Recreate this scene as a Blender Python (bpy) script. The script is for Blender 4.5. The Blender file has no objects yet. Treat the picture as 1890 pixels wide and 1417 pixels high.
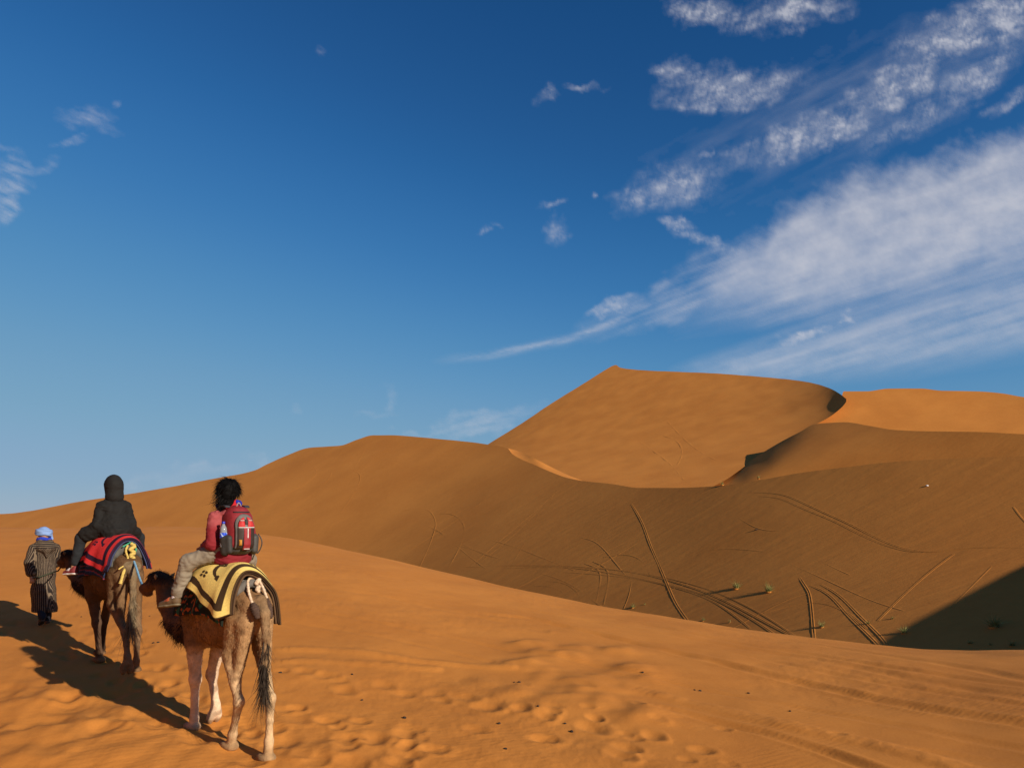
import bpy, math, random
import numpy as np
random.seed(7)
RNG = np.random.default_rng(11)
SC = bpy.context.scene
COL = SC.collection

# ------------------------------------------------------------------ camera, sky, sun, exposure
F = 1260.0                                   # focal length in photo pixels (24 mm on 36 mm)
HORIZON = 952.0                              # eye level in photo pixels; the camera is level, its lens shifted up
ZC = 2.33
SUN_EL = math.radians(22.0)
SUN_AZ = math.atan2(.785, -.62)               # clockwise from +Y
SUN = np.array([math.cos(SUN_EL) * math.sin(SUN_AZ), math.cos(SUN_EL) * math.cos(SUN_AZ), math.sin(SUN_EL)])

cam_d = bpy.data.cameras.new('camera')
cam_d.lens = 24.0
cam_d.sensor_width = 36.0
cam_d.clip_start = 0.05
cam_d.clip_end = 80000
cam = bpy.data.objects.new('camera', cam_d)
cam.location = (0, 0, ZC)
cam.rotation_euler = (math.pi / 2, 0, 0)
cam_d.shift_y = (HORIZON - 708.5) / 1890
COL.objects.link(cam)
SC.camera = cam

SC.view_settings.view_transform = 'Standard'
SC.view_settings.look = 'None'
SC.view_settings.exposure = 0.50
SC.view_settings.gamma = 1.0
SC.view_settings.use_curve_mapping = False

sun_d = bpy.data.lights.new('sun', 'SUN')
sun_d.energy = 4.6
sun_d.angle = math.radians(0.53)
sun_d.color = (1.0, 0.89, 0.74)
sun = bpy.data.objects.new('sun', sun_d)
from mathutils import Vector
sun.rotation_euler = Vector(SUN).to_track_quat('Z', 'Y').to_euler()
sun.location = (60, -50, 60)
COL.objects.link(sun)

def pix_dir(px, py):
    v = np.array([(px - 945) / F, 1.0, (HORIZON - py) / F])
    return v / np.linalg.norm(v)

def azel(px, py):
    v = pix_dir(px, py)
    return math.degrees(math.atan2(v[0], v[1])), math.degrees(math.asin(v[2]))

world = bpy.data.worlds.new('World')
SC.world = world
world.use_nodes = True
WT = world.node_tree
WT.nodes.clear()

class N:
    """tiny helper around one node tree"""
    def __init__(self, tree):
        self.t = tree
    def node(self, kind, **kw):
        n = self.t.nodes.new(kind)
        for k, v in kw.items():
            setattr(n, k, v)
        return n
    def link(self, a, b):
        self.t.links.new(a, b)
    def put(self, sock, v):
        if isinstance(v, bpy.types.NodeSocket):
            self.t.links.new(v, sock)
        else:
            sock.default_value = v
    def math(self, op, a, b=None, c=None, clamp=False):
        n = self.node('ShaderNodeMath', operation=op, use_clamp=clamp)
        self.put(n.inputs[0], a)
        if b is not None:
            self.put(n.inputs[1], b)
        if c is not None:
            self.put(n.inputs[2], c)
        return n.outputs[0]
    def smooth(self, v, lo, hi, a=0.0, b=1.0):
        n = self.node('ShaderNodeMapRange', interpolation_type='SMOOTHSTEP')
        self.put(n.inputs[0], v)
        n.inputs[1].default_value = lo
        n.inputs[2].default_value = hi
        n.inputs[3].default_value = a
        n.inputs[4].default_value = b
        return n.outputs[0]
    def vec(self, x, y, z=0.0):
        n = self.node('ShaderNodeCombineXYZ')
        self.put(n.inputs[0], x)
        self.put(n.inputs[1], y)
        self.put(n.inputs[2], z)
        return n.outputs[0]
    def noise(self, vec, scale, detail=6, rough=.55, dist=0.0, out='Fac'):
        n = self.node('ShaderNodeTexNoise')
        self.put(n.inputs['Vector'], vec)
        n.inputs['Scale'].default_value = scale
        n.inputs['Detail'].default_value = detail
        n.inputs['Roughness'].default_value = rough
        n.inputs['Distortion'].default_value = dist
        return n.outputs[out]
    def mixc(self, f, a, b, mode='MIX'):
        n = self.node('ShaderNodeMix', data_type='RGBA', blend_type=mode)
        self.put(n.inputs[0], f)
        self.put(n.inputs[6], a)
        self.put(n.inputs[7], b)
        return n.outputs[2]

def build_sky():
    w = N(WT)
    out = w.node('ShaderNodeOutputWorld')
    bg = w.node('ShaderNodeBackground')
    sky = w.node('ShaderNodeTexSky', sky_type='NISHITA')
    sky.sun_disc = False
    sky.sun_elevation = SUN_EL
    sky.sun_rotation = SUN_AZ
    sky.altitude = 900
    sky.air_density = 1.0
    sky.dust_density = 0.0
    sky.ozone_density = 8.0
    # one tone response for the whole sky: deep polarised blue overhead, no burnt-out horizon
    dn = w.node('ShaderNodeVectorMath', operation='SCALE')
    w.link(sky.outputs[0], dn.inputs[0])
    dn.inputs['Scale'].default_value = .025
    cv = w.node('ShaderNodeRGBCurve')
    for ch, pts in enumerate(([(0, 0), (.34, .08), (.58, .27), (.91, .66), (1.51, 1.2), (4.6, 2.0), (8, 2.8), (14, 6), (40, 30)],
                              [(0, 0), (.5, .22), (.92, .54), (1.55, 1.22), (2.36, 1.9), (3.68, 2.45), (7.4, 2.95), (10, 3.6), (16, 7), (40, 28)],
                              [(0, 0), (1.5, .85), (2.44, 1.69), (3.85, 2.95), (5.46, 3.55), (7.33, 3.75), (8.8, 3.85), (12, 4.6), (18, 8), (40, 25)])):
        pts = [(a_ / 40, b_ / 40) for a_, b_ in pts]
        c = cv.mapping.curves[ch]
        c.points[0].location = pts[0]
        c.points[1].location = pts[-1]
        for p in pts[1:-1]:
            c.points.new(*p)
    cv.mapping.update()
    w.link(dn.outputs[0], cv.inputs['Color'])
    up = w.node('ShaderNodeVectorMath', operation='SCALE')
    w.link(cv.outputs[0], up.inputs[0])
    up.inputs['Scale'].default_value = 40.0
    w.link(up.outputs[0], bg.inputs[0])
    bg.inputs[1].default_value = 0.10
    w.link(bg.outputs[0], out.inputs[0])

build_sky()
world.cycles.sample_map_resolution = 512
SC.cycles.max_bounces = 5
SC.cycles.diffuse_bounces = 3
SC.cycles.glossy_bounces = 2
SC.cycles.transmission_bounces = 4
SC.cycles.transparent_max_bounces = 8
SC.cycles.caustics_reflective = False
SC.cycles.caustics_refractive = False

# ------------------------------------------------------------------ helpers
def material(name):
    m = bpy.data.materials.new(name)
    m.use_nodes = True
    nt = m.node_tree
    nt.nodes.clear()
    h = N(nt)
    out = h.node('ShaderNodeOutputMaterial')
    b = h.node('ShaderNodeBsdfPrincipled')
    h.link(b.outputs[0], out.inputs[0])
    return m, h, b

def noise_mat(name, c1, c2, scale=8.0, rough=.85, bump=.2, bump_scale=None, detail=5, sheen=0.0, attr=None, spec=.25, mixamt=.35, bdist=.01):
    """noise-mottled surface; with attr the colour attribute gives the cloth's own pattern"""
    m, h, b = material(name)
    tc = h.node('ShaderNodeTexCoord')
    n = h.noise(tc.outputs['Object'], scale, detail, .6)
    if attr:
        a = h.node('ShaderNodeAttribute', attribute_name=attr)
        v = h.smooth(n, .25, .75, 1 - mixamt, 1 + mixamt * .6)
        vm = h.node('ShaderNodeVectorMath', operation='SCALE')
        h.link(a.outputs['Color'], vm.inputs[0])
        h.link(v, vm.inputs['Scale'])
        h.link(vm.outputs[0], b.inputs['Base Color'])
    else:
        h.link(h.mixc(h.smooth(n, .3, .7), (*c1, 1), (*c2, 1)), b.inputs['Base Color'])
    b.inputs['Roughness'].default_value = rough
    b.inputs['Specular IOR Level'].default_value = spec
    if sheen:
        b.inputs['Sheen Weight'].default_value = sheen
    if bump:
        bn = h.node('ShaderNodeBump')
        bn.inputs['Strength'].default_value = bump
        bn.inputs['Distance'].default_value = bdist
        n2 = h.noise(tc.outputs['Object'], bump_scale or scale * 6, 4, .6)
        h.link(n2, bn.inputs['Height'])
        h.link(bn.outputs[0], b.inputs['Normal'])
    return m

def mesh_obj(name, verts, faces, mat=None, parent=None, smooth=True, col=None, attr='tint'):
    verts = np.asarray(verts, dtype=np.float32)
    me = bpy.data.meshes.new(name)
    faces_np = faces if isinstance(faces, np.ndarray) else None
    if faces_np is not None:
        k = faces_np.shape[1]
        nf = len(faces_np)
        me.vertices.add(len(verts))
        me.vertices.foreach_set('co', verts.ravel())
        me.loops.add(nf * k)
        me.loops.foreach_set('vertex_index', faces_np.astype(np.int32).ravel())
        me.polygons.add(nf)
        me.polygons.foreach_set('loop_start', np.arange(0, nf * k, k, dtype=np.int32))
        me.polygons.foreach_set('loop_total', np.full(nf, k, dtype=np.int32))
        me.update(calc_edges=True)
    else:
        me.from_pydata(verts.tolist(), [], faces)
        me.update()
    if smooth:
        me.polygons.foreach_set('use_smooth', np.ones(len(me.polygons), dtype=bool))
    if col is not None:
        at = me.color_attributes.new(attr, 'FLOAT_COLOR', 'POINT')
        c = np.ones((len(verts), 4), dtype=np.float32)
        c[:, :3] = col
        at.data.foreach_set('color', c.ravel())
    if mat:
        me.materials.append(mat)
    o = bpy.data.objects.new(name, me)
    COL.objects.link(o)
    if parent:
        o.parent = parent
    return o

def empty(name, loc=(0, 0, 0), rotz=0.0):
    o = bpy.data.objects.new(name, None)
    o.empty_display_size = .2
    COL.objects.link(o)
    o.location = loc
    o.rotation_euler = (0, 0, rotz)
    return o

def tag(o, label=None, cat=None, group=None, kind=None):
    if label:
        o['label'] = label
    if cat:
        o['category'] = cat
    if group:
        o['group'] = group
    if kind:
        o['kind'] = kind
    return o

def grid_faces(nr, nc, wrap=False):
    r = np.arange(nr - 1)[:, None]
    c = np.arange(nc if wrap else nc - 1)[None]
    c2 = (c + 1) % nc
    a = r * nc + c
    b = r * nc + c2
    return np.stack([a, b, b + nc, a + nc], -1).reshape(-1, 4)

def P(px, py, d):
    px = np.asarray(px, float)
    py = np.asarray(py, float)
    a = (px - 945) / F
    return np.stack([a * d, d + 0 * a, ZC + d * (HORIZON - py) / F], -1)

def pchip(pts, x):
    xk = np.array([p[0] for p in pts], float)
    yk = np.array([p[1] for p in pts], float)
    x = np.asarray(x, float)
    h = np.diff(xk)
    dl = np.diff(yk) / h
    m = np.zeros(len(xk))
    m[0], m[-1] = dl[0], dl[-1]
    for i in range(1, len(xk) - 1):
        if dl[i - 1] * dl[i] > 0:
            w1 = 2 * h[i] + h[i - 1]
            w2 = h[i] + 2 * h[i - 1]
            m[i] = (w1 + w2) / (w1 / dl[i - 1] + w2 / dl[i])
    i = np.clip(np.searchsorted(xk, x) - 1, 0, len(h) - 1)
    t = np.clip((x - xk[i]) / h[i], 0, 1)
    return ((2 * t**3 - 3 * t**2 + 1) * yk[i] + (t**3 - 2 * t**2 + t) * h[i] * m[i]
            + (-2 * t**3 + 3 * t**2) * yk[i + 1] + (t**3 - t**2) * h[i] * m[i + 1])

def splmat(xk, x):
    n = len(xk)
    xk = np.asarray(xk, float)
    h = np.diff(xk)
    A = np.zeros((n, n))
    B = np.zeros((n, n))
    A[0, 0] = A[-1, -1] = 1
    for i in range(1, n - 1):
        A[i, i - 1] = h[i - 1]
        A[i, i] = 2 * (h[i - 1] + h[i])
        A[i, i + 1] = h[i]
        B[i, i - 1] = 6 / h[i - 1]
        B[i, i] = -6 / h[i - 1] - 6 / h[i]
        B[i, i + 1] = 6 / h[i]
    M = np.linalg.solve(A, B)
    x = np.asarray(x, float)
    j = np.clip(np.searchsorted(xk, x) - 1, 0, n - 2)
    hh = h[j]
    a = (xk[j + 1] - x) / hh
    b = (x - xk[j]) / hh
    R = ((a**3 - a) * hh * hh / 6)[:, None] * M[j] + ((b**3 - b) * hh * hh / 6)[:, None] * M[j + 1]
    k = np.arange(len(x))
    R[k, j] += a
    R[k, j + 1] += b
    return R

def perlin(x, y, seed=0):
    rng = np.random.default_rng(seed)
    ang = rng.random((256, 256)) * 2 * math.pi
    gx, gy = np.cos(ang), np.sin(ang)
    xi = np.floor(x).astype(int)
    yi = np.floor(y).astype(int)
    xf, yf = x - xi, y - yi
    u = xf**3 * (xf * (xf * 6 - 15) + 10)
    v = yf**3 * (yf * (yf * 6 - 15) + 10)
    def g(i, j, dx, dy):
        a = (xi + i) % 256
        b = (yi + j) % 256
        return gx[a, b] * dx + gy[a, b] * dy
    n00 = g(0, 0, xf, yf)
    n10 = g(1, 0, xf - 1, yf)
    n01 = g(0, 1, xf, yf - 1)
    n11 = g(1, 1, xf - 1, yf - 1)
    return (n00 * (1 - u) + n10 * u) * (1 - v) + (n01 * (1 - u) + n11 * u) * v

def sstep(x, a, b):
    t = np.clip((x - a) / (b - a), 0, 1)
    return t * t * (3 - 2 * t)

def frame_to(o, pt, z=None):
    o.location = pt

# ------------------------------------------------------------------ sand
def sand_material(name, near):
    m, h, b = material(name)
    tc = h.node('ShaderNodeTexCoord')
    co = tc.outputs['Object']
    big = h.noise(co, .06 if not near else .35, 5, .55)
    mid = h.noise(co, 1.1 if not near else 3.0, 5, .6)
    fin = h.noise(co, 60 if near else 9, 3, .7)
    f = h.math('ADD', h.math('MULTIPLY', big, .5), h.math('ADD', h.math('MULTIPLY', mid, .2), h.math('MULTIPLY', fin, .3)))
    c = h.mixc(h.smooth(f, .34, .66), (.450, .161, .029, 1), (.535, .204, .039, 1))
    b.inputs['Roughness'].default_value = .95
    b.inputs['Specular IOR Level'].default_value = .12
    h.link(c, b.inputs['Base Color'])
    if near:
        # wind ripples and grains
        mp = h.node('ShaderNodeMapping')
        mp.inputs['Rotation'].default_value = (0, 0, math.radians(62))
        h.link(co, mp.inputs[0])
        wv = h.node('ShaderNodeTexWave', wave_type='BANDS', bands_direction='X')
        h.link(mp.outputs[0], wv.inputs['Vector'])
        wv.inputs['Scale'].default_value = 3.6
        wv.inputs['Distortion'].default_value = 5.5
        wv.inputs['Detail'].default_value = 3
        wv.inputs['Detail Scale'].default_value = 1.3
        msk = h.smooth(h.noise(co, .5, 3, .5), .42, .62)
        hh = h.math('ADD', h.math('MULTIPLY', h.math('MULTIPLY', wv.outputs['Fac'], msk), .16), h.math('MULTIPLY', h.noise(co, 26, 5, .65), .55))
        hh = h.math('ADD', hh, h.math('MULTIPLY', h.noise(co, 170, 3, .7), .22))
        dist = .016
    else:
        mp = h.node('ShaderNodeMapping')
        mp.inputs['Rotation'].default_value = (0, 0, math.radians(20))
        mp.inputs['Scale'].default_value = (.22, 1.3, .5)
        h.link(co, mp.inputs[0])
        hh = h.math('ADD', h.math('MULTIPLY', h.noise(co, .9, 5, .6), .8), h.math('MULTIPLY', h.noise(co, 6, 4, .65), .3))
        hh = h.math('ADD', hh, h.math('MULTIPLY', h.noise(mp.outputs[0], .55, 5, .55), 2.6))
        dist = .10
    bn = h.node('ShaderNodeBump')
    bn.inputs['Strength'].default_value = .50 if near else .22
    bn.inputs['Distance'].default_value = dist
    h.link(hh, bn.inputs['Height'])
    h.link(bn.outputs[0], b.inputs['Normal'])
    return m

M_SAND = sand_material('sand_near', True)
M_DUNE = sand_material('sand_dune', False)

# ---- the near mound the caravan walks on: a height field z(x, y)
A_EDGE = [(-500, 985), (0, 976), (150, 975), (300, 972), (400, 974), (480, 985), (600, 1006), (800, 1051), (1000, 1096), (1250, 1142),
          (1500, 1177), (1700, 1196), (1800, 1200), (1890, 1199), (2300, 1180)]
A_DIST = [(-500, 40), (0, 36), (300, 34), (480, 33), (700, 30), (1000, 26), (1250, 22), (1500, 19), (1700, 17), (1890, 16), (2300, 15)]
_px = np.linspace(-500, 2300, 400)
_e = P(_px, pchip(A_EDGE, _px), pchip(A_DIST, _px))
E_U = _e[:, 0] / _e[:, 1]
E_D = _e[:, 1]
E_Z = _e[:, 2]
RIDGE = np.array([(26., 24.4, -3.1), (30.1, 26.1, -1.7), (43.6, 31.8, 3.0), (57.1, 37.5, 7.7), (66., 41., 10.8), (100, 52, 15)])
# unseen dune added left of the camera to bounce warm light into shadows
RIDGE_BOUNCE = np.array([(-14., -34., 12.), (-25., -18., 14.), (-31., 0., 15.), (-46., 20., 14.), (-72., 42., 10.)])

def ground_base(x, y):
    az = np.arctan2(x, y)
    r = np.hypot(x, y)
    lim = math.radians(46)
    azc = np.clip(az, -lim, lim)
    u = np.tan(azc)
    d = r * np.cos(azc)
    de = np.interp(u, E_U, E_D)
    ze = np.interp(u, E_U, E_Z)
    sl = (ze - ZC) / de
    t = np.clip(d / de, 0, 1)
    z0, s0 = -.3, .012
    zi = ((2 * t**3 - 3 * t**2 + 1) * z0 + (t**3 - 2 * t**2 + t) * de * s0 + (-2 * t**3 + 3 * t**2) * ze + (t**3 - t**2) * de * sl)
    q = np.maximum(d - de, 0)
    zo = ze + sl * q - .58 * (q - 9 * (1 - np.exp(-q / 9)))
    z = np.where(d > de, zo, zi)
    w = 1 - sstep(np.abs(az), math.radians(48), math.radians(80))
    z = z * w + (1 - w) * (-.3)
    # dune rising beyond the right edge of the frame; bounce dune added left
    m = np.zeros_like(z)
    zh = np.zeros_like(z)
    for rg, i in [(RIDGE, i) for i in range(len(RIDGE) - 1)] + [(RIDGE_BOUNCE, i) for i in range(len(RIDGE_BOUNCE) - 1)]:
        a, b = rg[i], rg[i + 1]
        ab = (b - a)[:2]
        tt = np.clip(((x - a[0]) * ab[0] + (y - a[1]) * ab[1]) / (ab @ ab), 0, 1)
        dist = np.hypot(x - a[0] - tt * ab[0], y - a[1] - tt * ab[1])
        hz = a[2] + (b[2] - a[2]) * tt
        wd = 4.0 + .8 * np.maximum(hz + 1, 0) if rg is RIDGE else 11.0 + 0 * hz
        mi = np.exp(-(dist / wd)**2)
        zh = np.where(mi > m, hz, zh)
        m = np.maximum(m, mi)
    zl = np.maximum(z, -22)
    return zl * (1 - m) + np.maximum(zh, zl) * m

def ground_pix(px, py):
    """point of the mound seen at a photo pixel"""
    v = pix_dir(px, py)
    lo, hi = 1.0, 60.0
    ts = np.linspace(2, 60, 1500)
    pts = np.array([0, 0, ZC]) + v[None] * ts[:, None]
    below = pts[:, 2] < ground_base(pts[:, 0], pts[:, 1])
    k = int(np.argmax(below)) if below.any() else len(ts) - 1
    return pts[k]

# prints, hollows and tracks pressed into the mound (photo pixels -> ground points)
prints = []
def line_prints(p0, p1, n, jx, jy, size, depth):
    for i in range(n):
        t = (i + RNG.random() * .6) / n
        px = p0[0] + (p1[0] - p0[0]) * t + RNG.normal() * jx
        py = p0[1] + (p1[1] - p0[1]) * t + RNG.normal() * jy
        if py < np.interp(px, [e[0] for e in A_EDGE], [e[1] for e in A_EDGE]) + 12:
            continue
        prints.append((px, py, size * RNG.uniform(.75, 1.3), depth * RNG.uniform(.6, 1.3)))
line_prints((500, 1232), (1130, 1335), 11, 12, 5, .17, .05)
line_prints((505, 1300), (790, 1400), 10, 18, 9, .17, .06)
line_prints((640, 1330), (1240, 1400), 8, 22, 9, .16, .05)
line_prints((470, 1345), (110, 1185), 36, 30, 14, .16, .05)
line_prints((330, 1245), (150, 1165), 22, 26, 12, .15, .04)
line_prints((30, 1290), (420, 1400), 22, 45, 30, .22, .06)
line_prints((0, 1250), (330, 1340), 12, 40, 18, .22, .05)
line_prints((420, 1360), (760, 1440), 9, 40, 18, .17, .055)
line_prints((0, 1120), (60, 1170), 6, 20, 12, .15, .04)
line_prints((100, 1120), (400, 1190), 14, 40, 12, .13, .03)
line_prints((900, 1290), (1500, 1400), 12, 70, 25, .12, .03)
for q in [(635, 1272, .2, .06), (895, 1307, .22, .06), (1007, 1327, .17, .06), (1092, 1348, .22, .07), (1205, 1364, .17, .06), (690, 1365, .2, .06), (640, 1377, .2, .06),
          (800, 1385, .17, .05), (815, 1290, .16, .04), (560, 1240, .2, .05), (600, 1330, .17, .06), (735, 1410, .17, .07), (1295, 1388, .16, .05)]:
    prints.append(q)
hollows = [(972, 1188, .45, .10), (962, 1228, .5, .13), (985, 1206, .4, .08), (1038, 1213, .5, .11), (1062, 1196, .4, .07), (1135, 1202, .5, .10), (1165, 1236, .5, .11),
           (1010, 1255, .6, .07), (1090, 1262, .7, .09), (1060, 1290, .6, .09), (1180, 1323, .55, .12), (940, 1283, .5, .09), (1185, 1258, .4, .06),
           (1000, 1310, .6, .06), (900, 1260, .5, .05), (1120, 1300, .5, .06), (60, 1300, .6, .10), (190, 1330, .6, .09), (30, 1370, .6, .10), (130, 1395, .7, .10),
           (270, 1385, .5, .08), (90, 1265, .5, .07), (350, 1405, .5, .06), (560, 1395, .5, .06)]
grooves = [  # polyline in photo pixels, half width m, depth m
    ([(860, 1128), (980, 1142), (1100, 1170), (1300, 1215), (1500, 1262), (1700, 1305), (1950, 1345)], .16, .06),
    ([(490, 1112), (700, 1150), (850, 1178), (960, 1205), (1080, 1228), (1250, 1262), (1400, 1290), (1700, 1345), (1950, 1392)], .10, .022),
    ([(480, 1198), (560, 1197), (640, 1202), (780, 1220), (940, 1236)], .13, -.035),
    ([(480, 1222), (560, 1220), (680, 1224), (800, 1233)], .13, -.03),
    ([(1165, 1272), (1240, 1288), (1380, 1322), (1500, 1350), (1600, 1372), (1720, 1402), (1800, 1425)], .17, -.045),
    ([(1175, 1300), (1260, 1318), (1400, 1352), (1520, 1388), (1620, 1425)], .11, .05),
    ([(1030, 1118), (1250, 1165), (1500, 1208), (1900, 1268)], .14, .03),
    ([(900, 1110), (1100, 1148), (1300, 1182), (1500, 1215), (1900, 1290)], .16, .028),
    ([(480, 1075), (700, 1098), (900, 1140), (1000, 1165)], .14, .025),
    ([(480, 1140), (620, 1160), (800, 1195), (900, 1222)], .10, .02),
    ([(1400, 1170), (1600, 1205), (1800, 1235), (1900, 1255)], .16, .03),
    ([(1300, 1190), (1500, 1235), (1700, 1272), (1900, 1305)], .10, .02),
    ([(1600, 1375), (1750, 1390), (1900, 1412)], .10, .02),
]

def build_ground():
    th = np.radians(np.concatenate([np.linspace(-180, -52, 60, endpoint=False), np.linspace(-52, -41, 50, endpoint=False), np.linspace(-41, 41, 1040, endpoint=False),
                                    np.linspace(41, 60, 90, endpoint=False), np.linspace(60, 180, 70, endpoint=False)]))
    az = np.clip(th, -math.radians(46), math.radians(46))
    de = np.interp(np.tan(az), E_U, E_D) / np.cos(az)
    rows = []
    for t in np.linspace(0, 1, 12, endpoint=False):
        rows.append(.05 + t * (3.4) + 0 * th)
    inv0 = 1 / 3.45
    nr = 400
    for t in np.linspace(0, 1, nr):
        rows.append(1 / (inv0 * (1 - t) + t / de))
    for t in np.linspace(0, 1, 46)[1:]:
        rows.append(de + (110 - de) * t**1.6)
    R = np.array(rows)
    X = R * np.sin(th)[None]
    Y = R * np.cos(th)[None]
    Z = ground_base(X, Y)
    sh = X.shape
    x, y, z = X.ravel(), Y.ravel(), Z.ravel()
    dz = np.zeros_like(z)
    near = (y > 2) & (y < 45) & (np.abs(np.arctan2(x, y)) < math.radians(55))
    idx = np.nonzero(near)[0]
    xs, ys = x[idx], y[idx]
    d = np.zeros(len(idx))
    # gentle swells and wind-smoothed lumps
    fade = 1 - sstep(ys, 14, 32)
    d += .05 * perlin(xs * .35 + 3, ys * .35, 1)
    d += .018 * perlin(xs * 1.1, ys * 1.1 + 9, 2) * (.3 + .7 * fade)
    rough = sstep(perlin(xs * .22 + 7, ys * .22 + 4, 5) + .25 - .02 * (ys - 7) - .03 * (xs - 1), 0, .35)
    d += .011 * perlin(xs * 2.6, ys * 2.6, 3) * (.25 + .75 * rough) * fade
    d += .006 * perlin(xs * 6.5, ys * 6.5, 4) * (.15 + .85 * rough) * fade
    d += .003 * perlin(xs * 15, ys * 15, 6) * rough * fade
    head = math.atan2(.72, -.69)
    order = np.argsort(ys)
    ysort = ys[order]
    def near_idx(g, rad):
        a, b = np.searchsorted(ysort, [g[1] - rad, g[1] + rad])
        c = order[a:b]
        return c[np.abs(xs[c] - g[0]) < rad]
    for px, py, s, dep in prints:
        g = ground_pix(px, py)
        c = near_idx(g, s * 3)
        if not len(c):
            continue
        an = head + RNG.normal() * .35
        dx, dy = xs[c] - g[0], ys[c] - g[1]
        u = (dx * math.cos(an) + dy * math.sin(an)) / s
        v = (-dx * math.sin(an) + dy * math.cos(an)) / (s * .72)
        rr = np.sqrt(u * u + v * v) * (1 + .25 * perlin(dx * 6 + px, dy * 6 + py, 8))
        d[c] += dep * (-.46 * np.exp(-(rr / .75)**2.6) + .12 * np.exp(-((rr - 1.18) / .32)**2) * (1 - .5 * u / np.maximum(rr, .3)))
    for px, py, s, dep in hollows:
        dep *= .7
        g = ground_pix(px, py)
        c = near_idx(g, s * 3)
        dx, dy = xs[c] - g[0], ys[c] - g[1]
        # steep lee on the left, long windward slope on the right
        u = (dx * SUN[0] + dy * SUN[1]) / math.hypot(SUN[0], SUN[1])
        v = (-dx * SUN[1] + dy * SUN[0]) / math.hypot(SUN[0], SUN[1])
        su = np.where(u < 0, s * .5, s * 1.1)
        d[c] += dep * np.exp(-(u / su)**2 - (v / (s * .95))**2) * (1 + .5 * perlin(dx * 3 + px, dy * 3, 9))
    for line, hw, dep in grooves:
        g = np.array([ground_pix(*p) for p in line])
        # refine
        tt = np.linspace(0, len(g) - 1, (len(g) - 1) * 6 + 1)
        gx = np.interp(tt, range(len(g)), g[:, 0])
        gy = np.interp(tt, range(len(g)), g[:, 1])
        best = np.full(len(idx), 9.0)
        tb = np.zeros(len(idx))
        for i in range(len(gx) - 1):
            a = np.array([gx[i], gy[i]])
            b = np.array([gx[i + 1], gy[i + 1]])
            ab = b - a
            L = ab @ ab
            if L < 1e-9:
                continue
            lo, hi = np.searchsorted(ysort, [min(a[1], b[1]) - .8, max(a[1], b[1]) + .8])
            c = order[lo:hi]
            t = np.clip(((xs[c] - a[0]) * ab[0] + (ys[c] - a[1]) * ab[1]) / L, 0, 1)
            dd = np.hypot(xs[c] - a[0] - t * ab[0], ys[c] - a[1] - t * ab[1])
            s = dd < best[c]
            best[c[s]] = dd[s]
            tb[c[s]] = tt[i]
        c = best < .8
        q = best[c] / hw
        wear = .7 + .6 * perlin(xs[c] * 1.3, ys[c] * 1.3, 12)
        ends = np.clip(np.minimum(tb[c] / .8 + .15, 1), 0, 1)
        if dep > 0:
            d[c] += dep * wear * ends * (-np.exp(-q**2) + .35 * np.exp(-((q - 1.5) / .5)**2))
        else:
            lug = 1 + .12 * np.sign(perlin(xs[c] * 7, ys[c] * 7, 14)) * np.abs(perlin(xs[c] * 7, ys[c] * 7, 14))**.5
            d[c] += -dep * wear * ends * np.exp(-q**4) * lug
    dz[idx] = d * sstep(ys, 2, 3.5) 
    z = z + dz
    V = np.stack([x, y, z], -1)
    # close the middle under the camera
    fc = grid_faces(sh[0], sh[1], wrap=True)
    o = mesh_obj('ground', V, fc, M_SAND)
    tag(o, 'near mound of orange sand with footprints and wheel tracks', kind='structure')
    return o

GROUND = build_ground()

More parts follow.
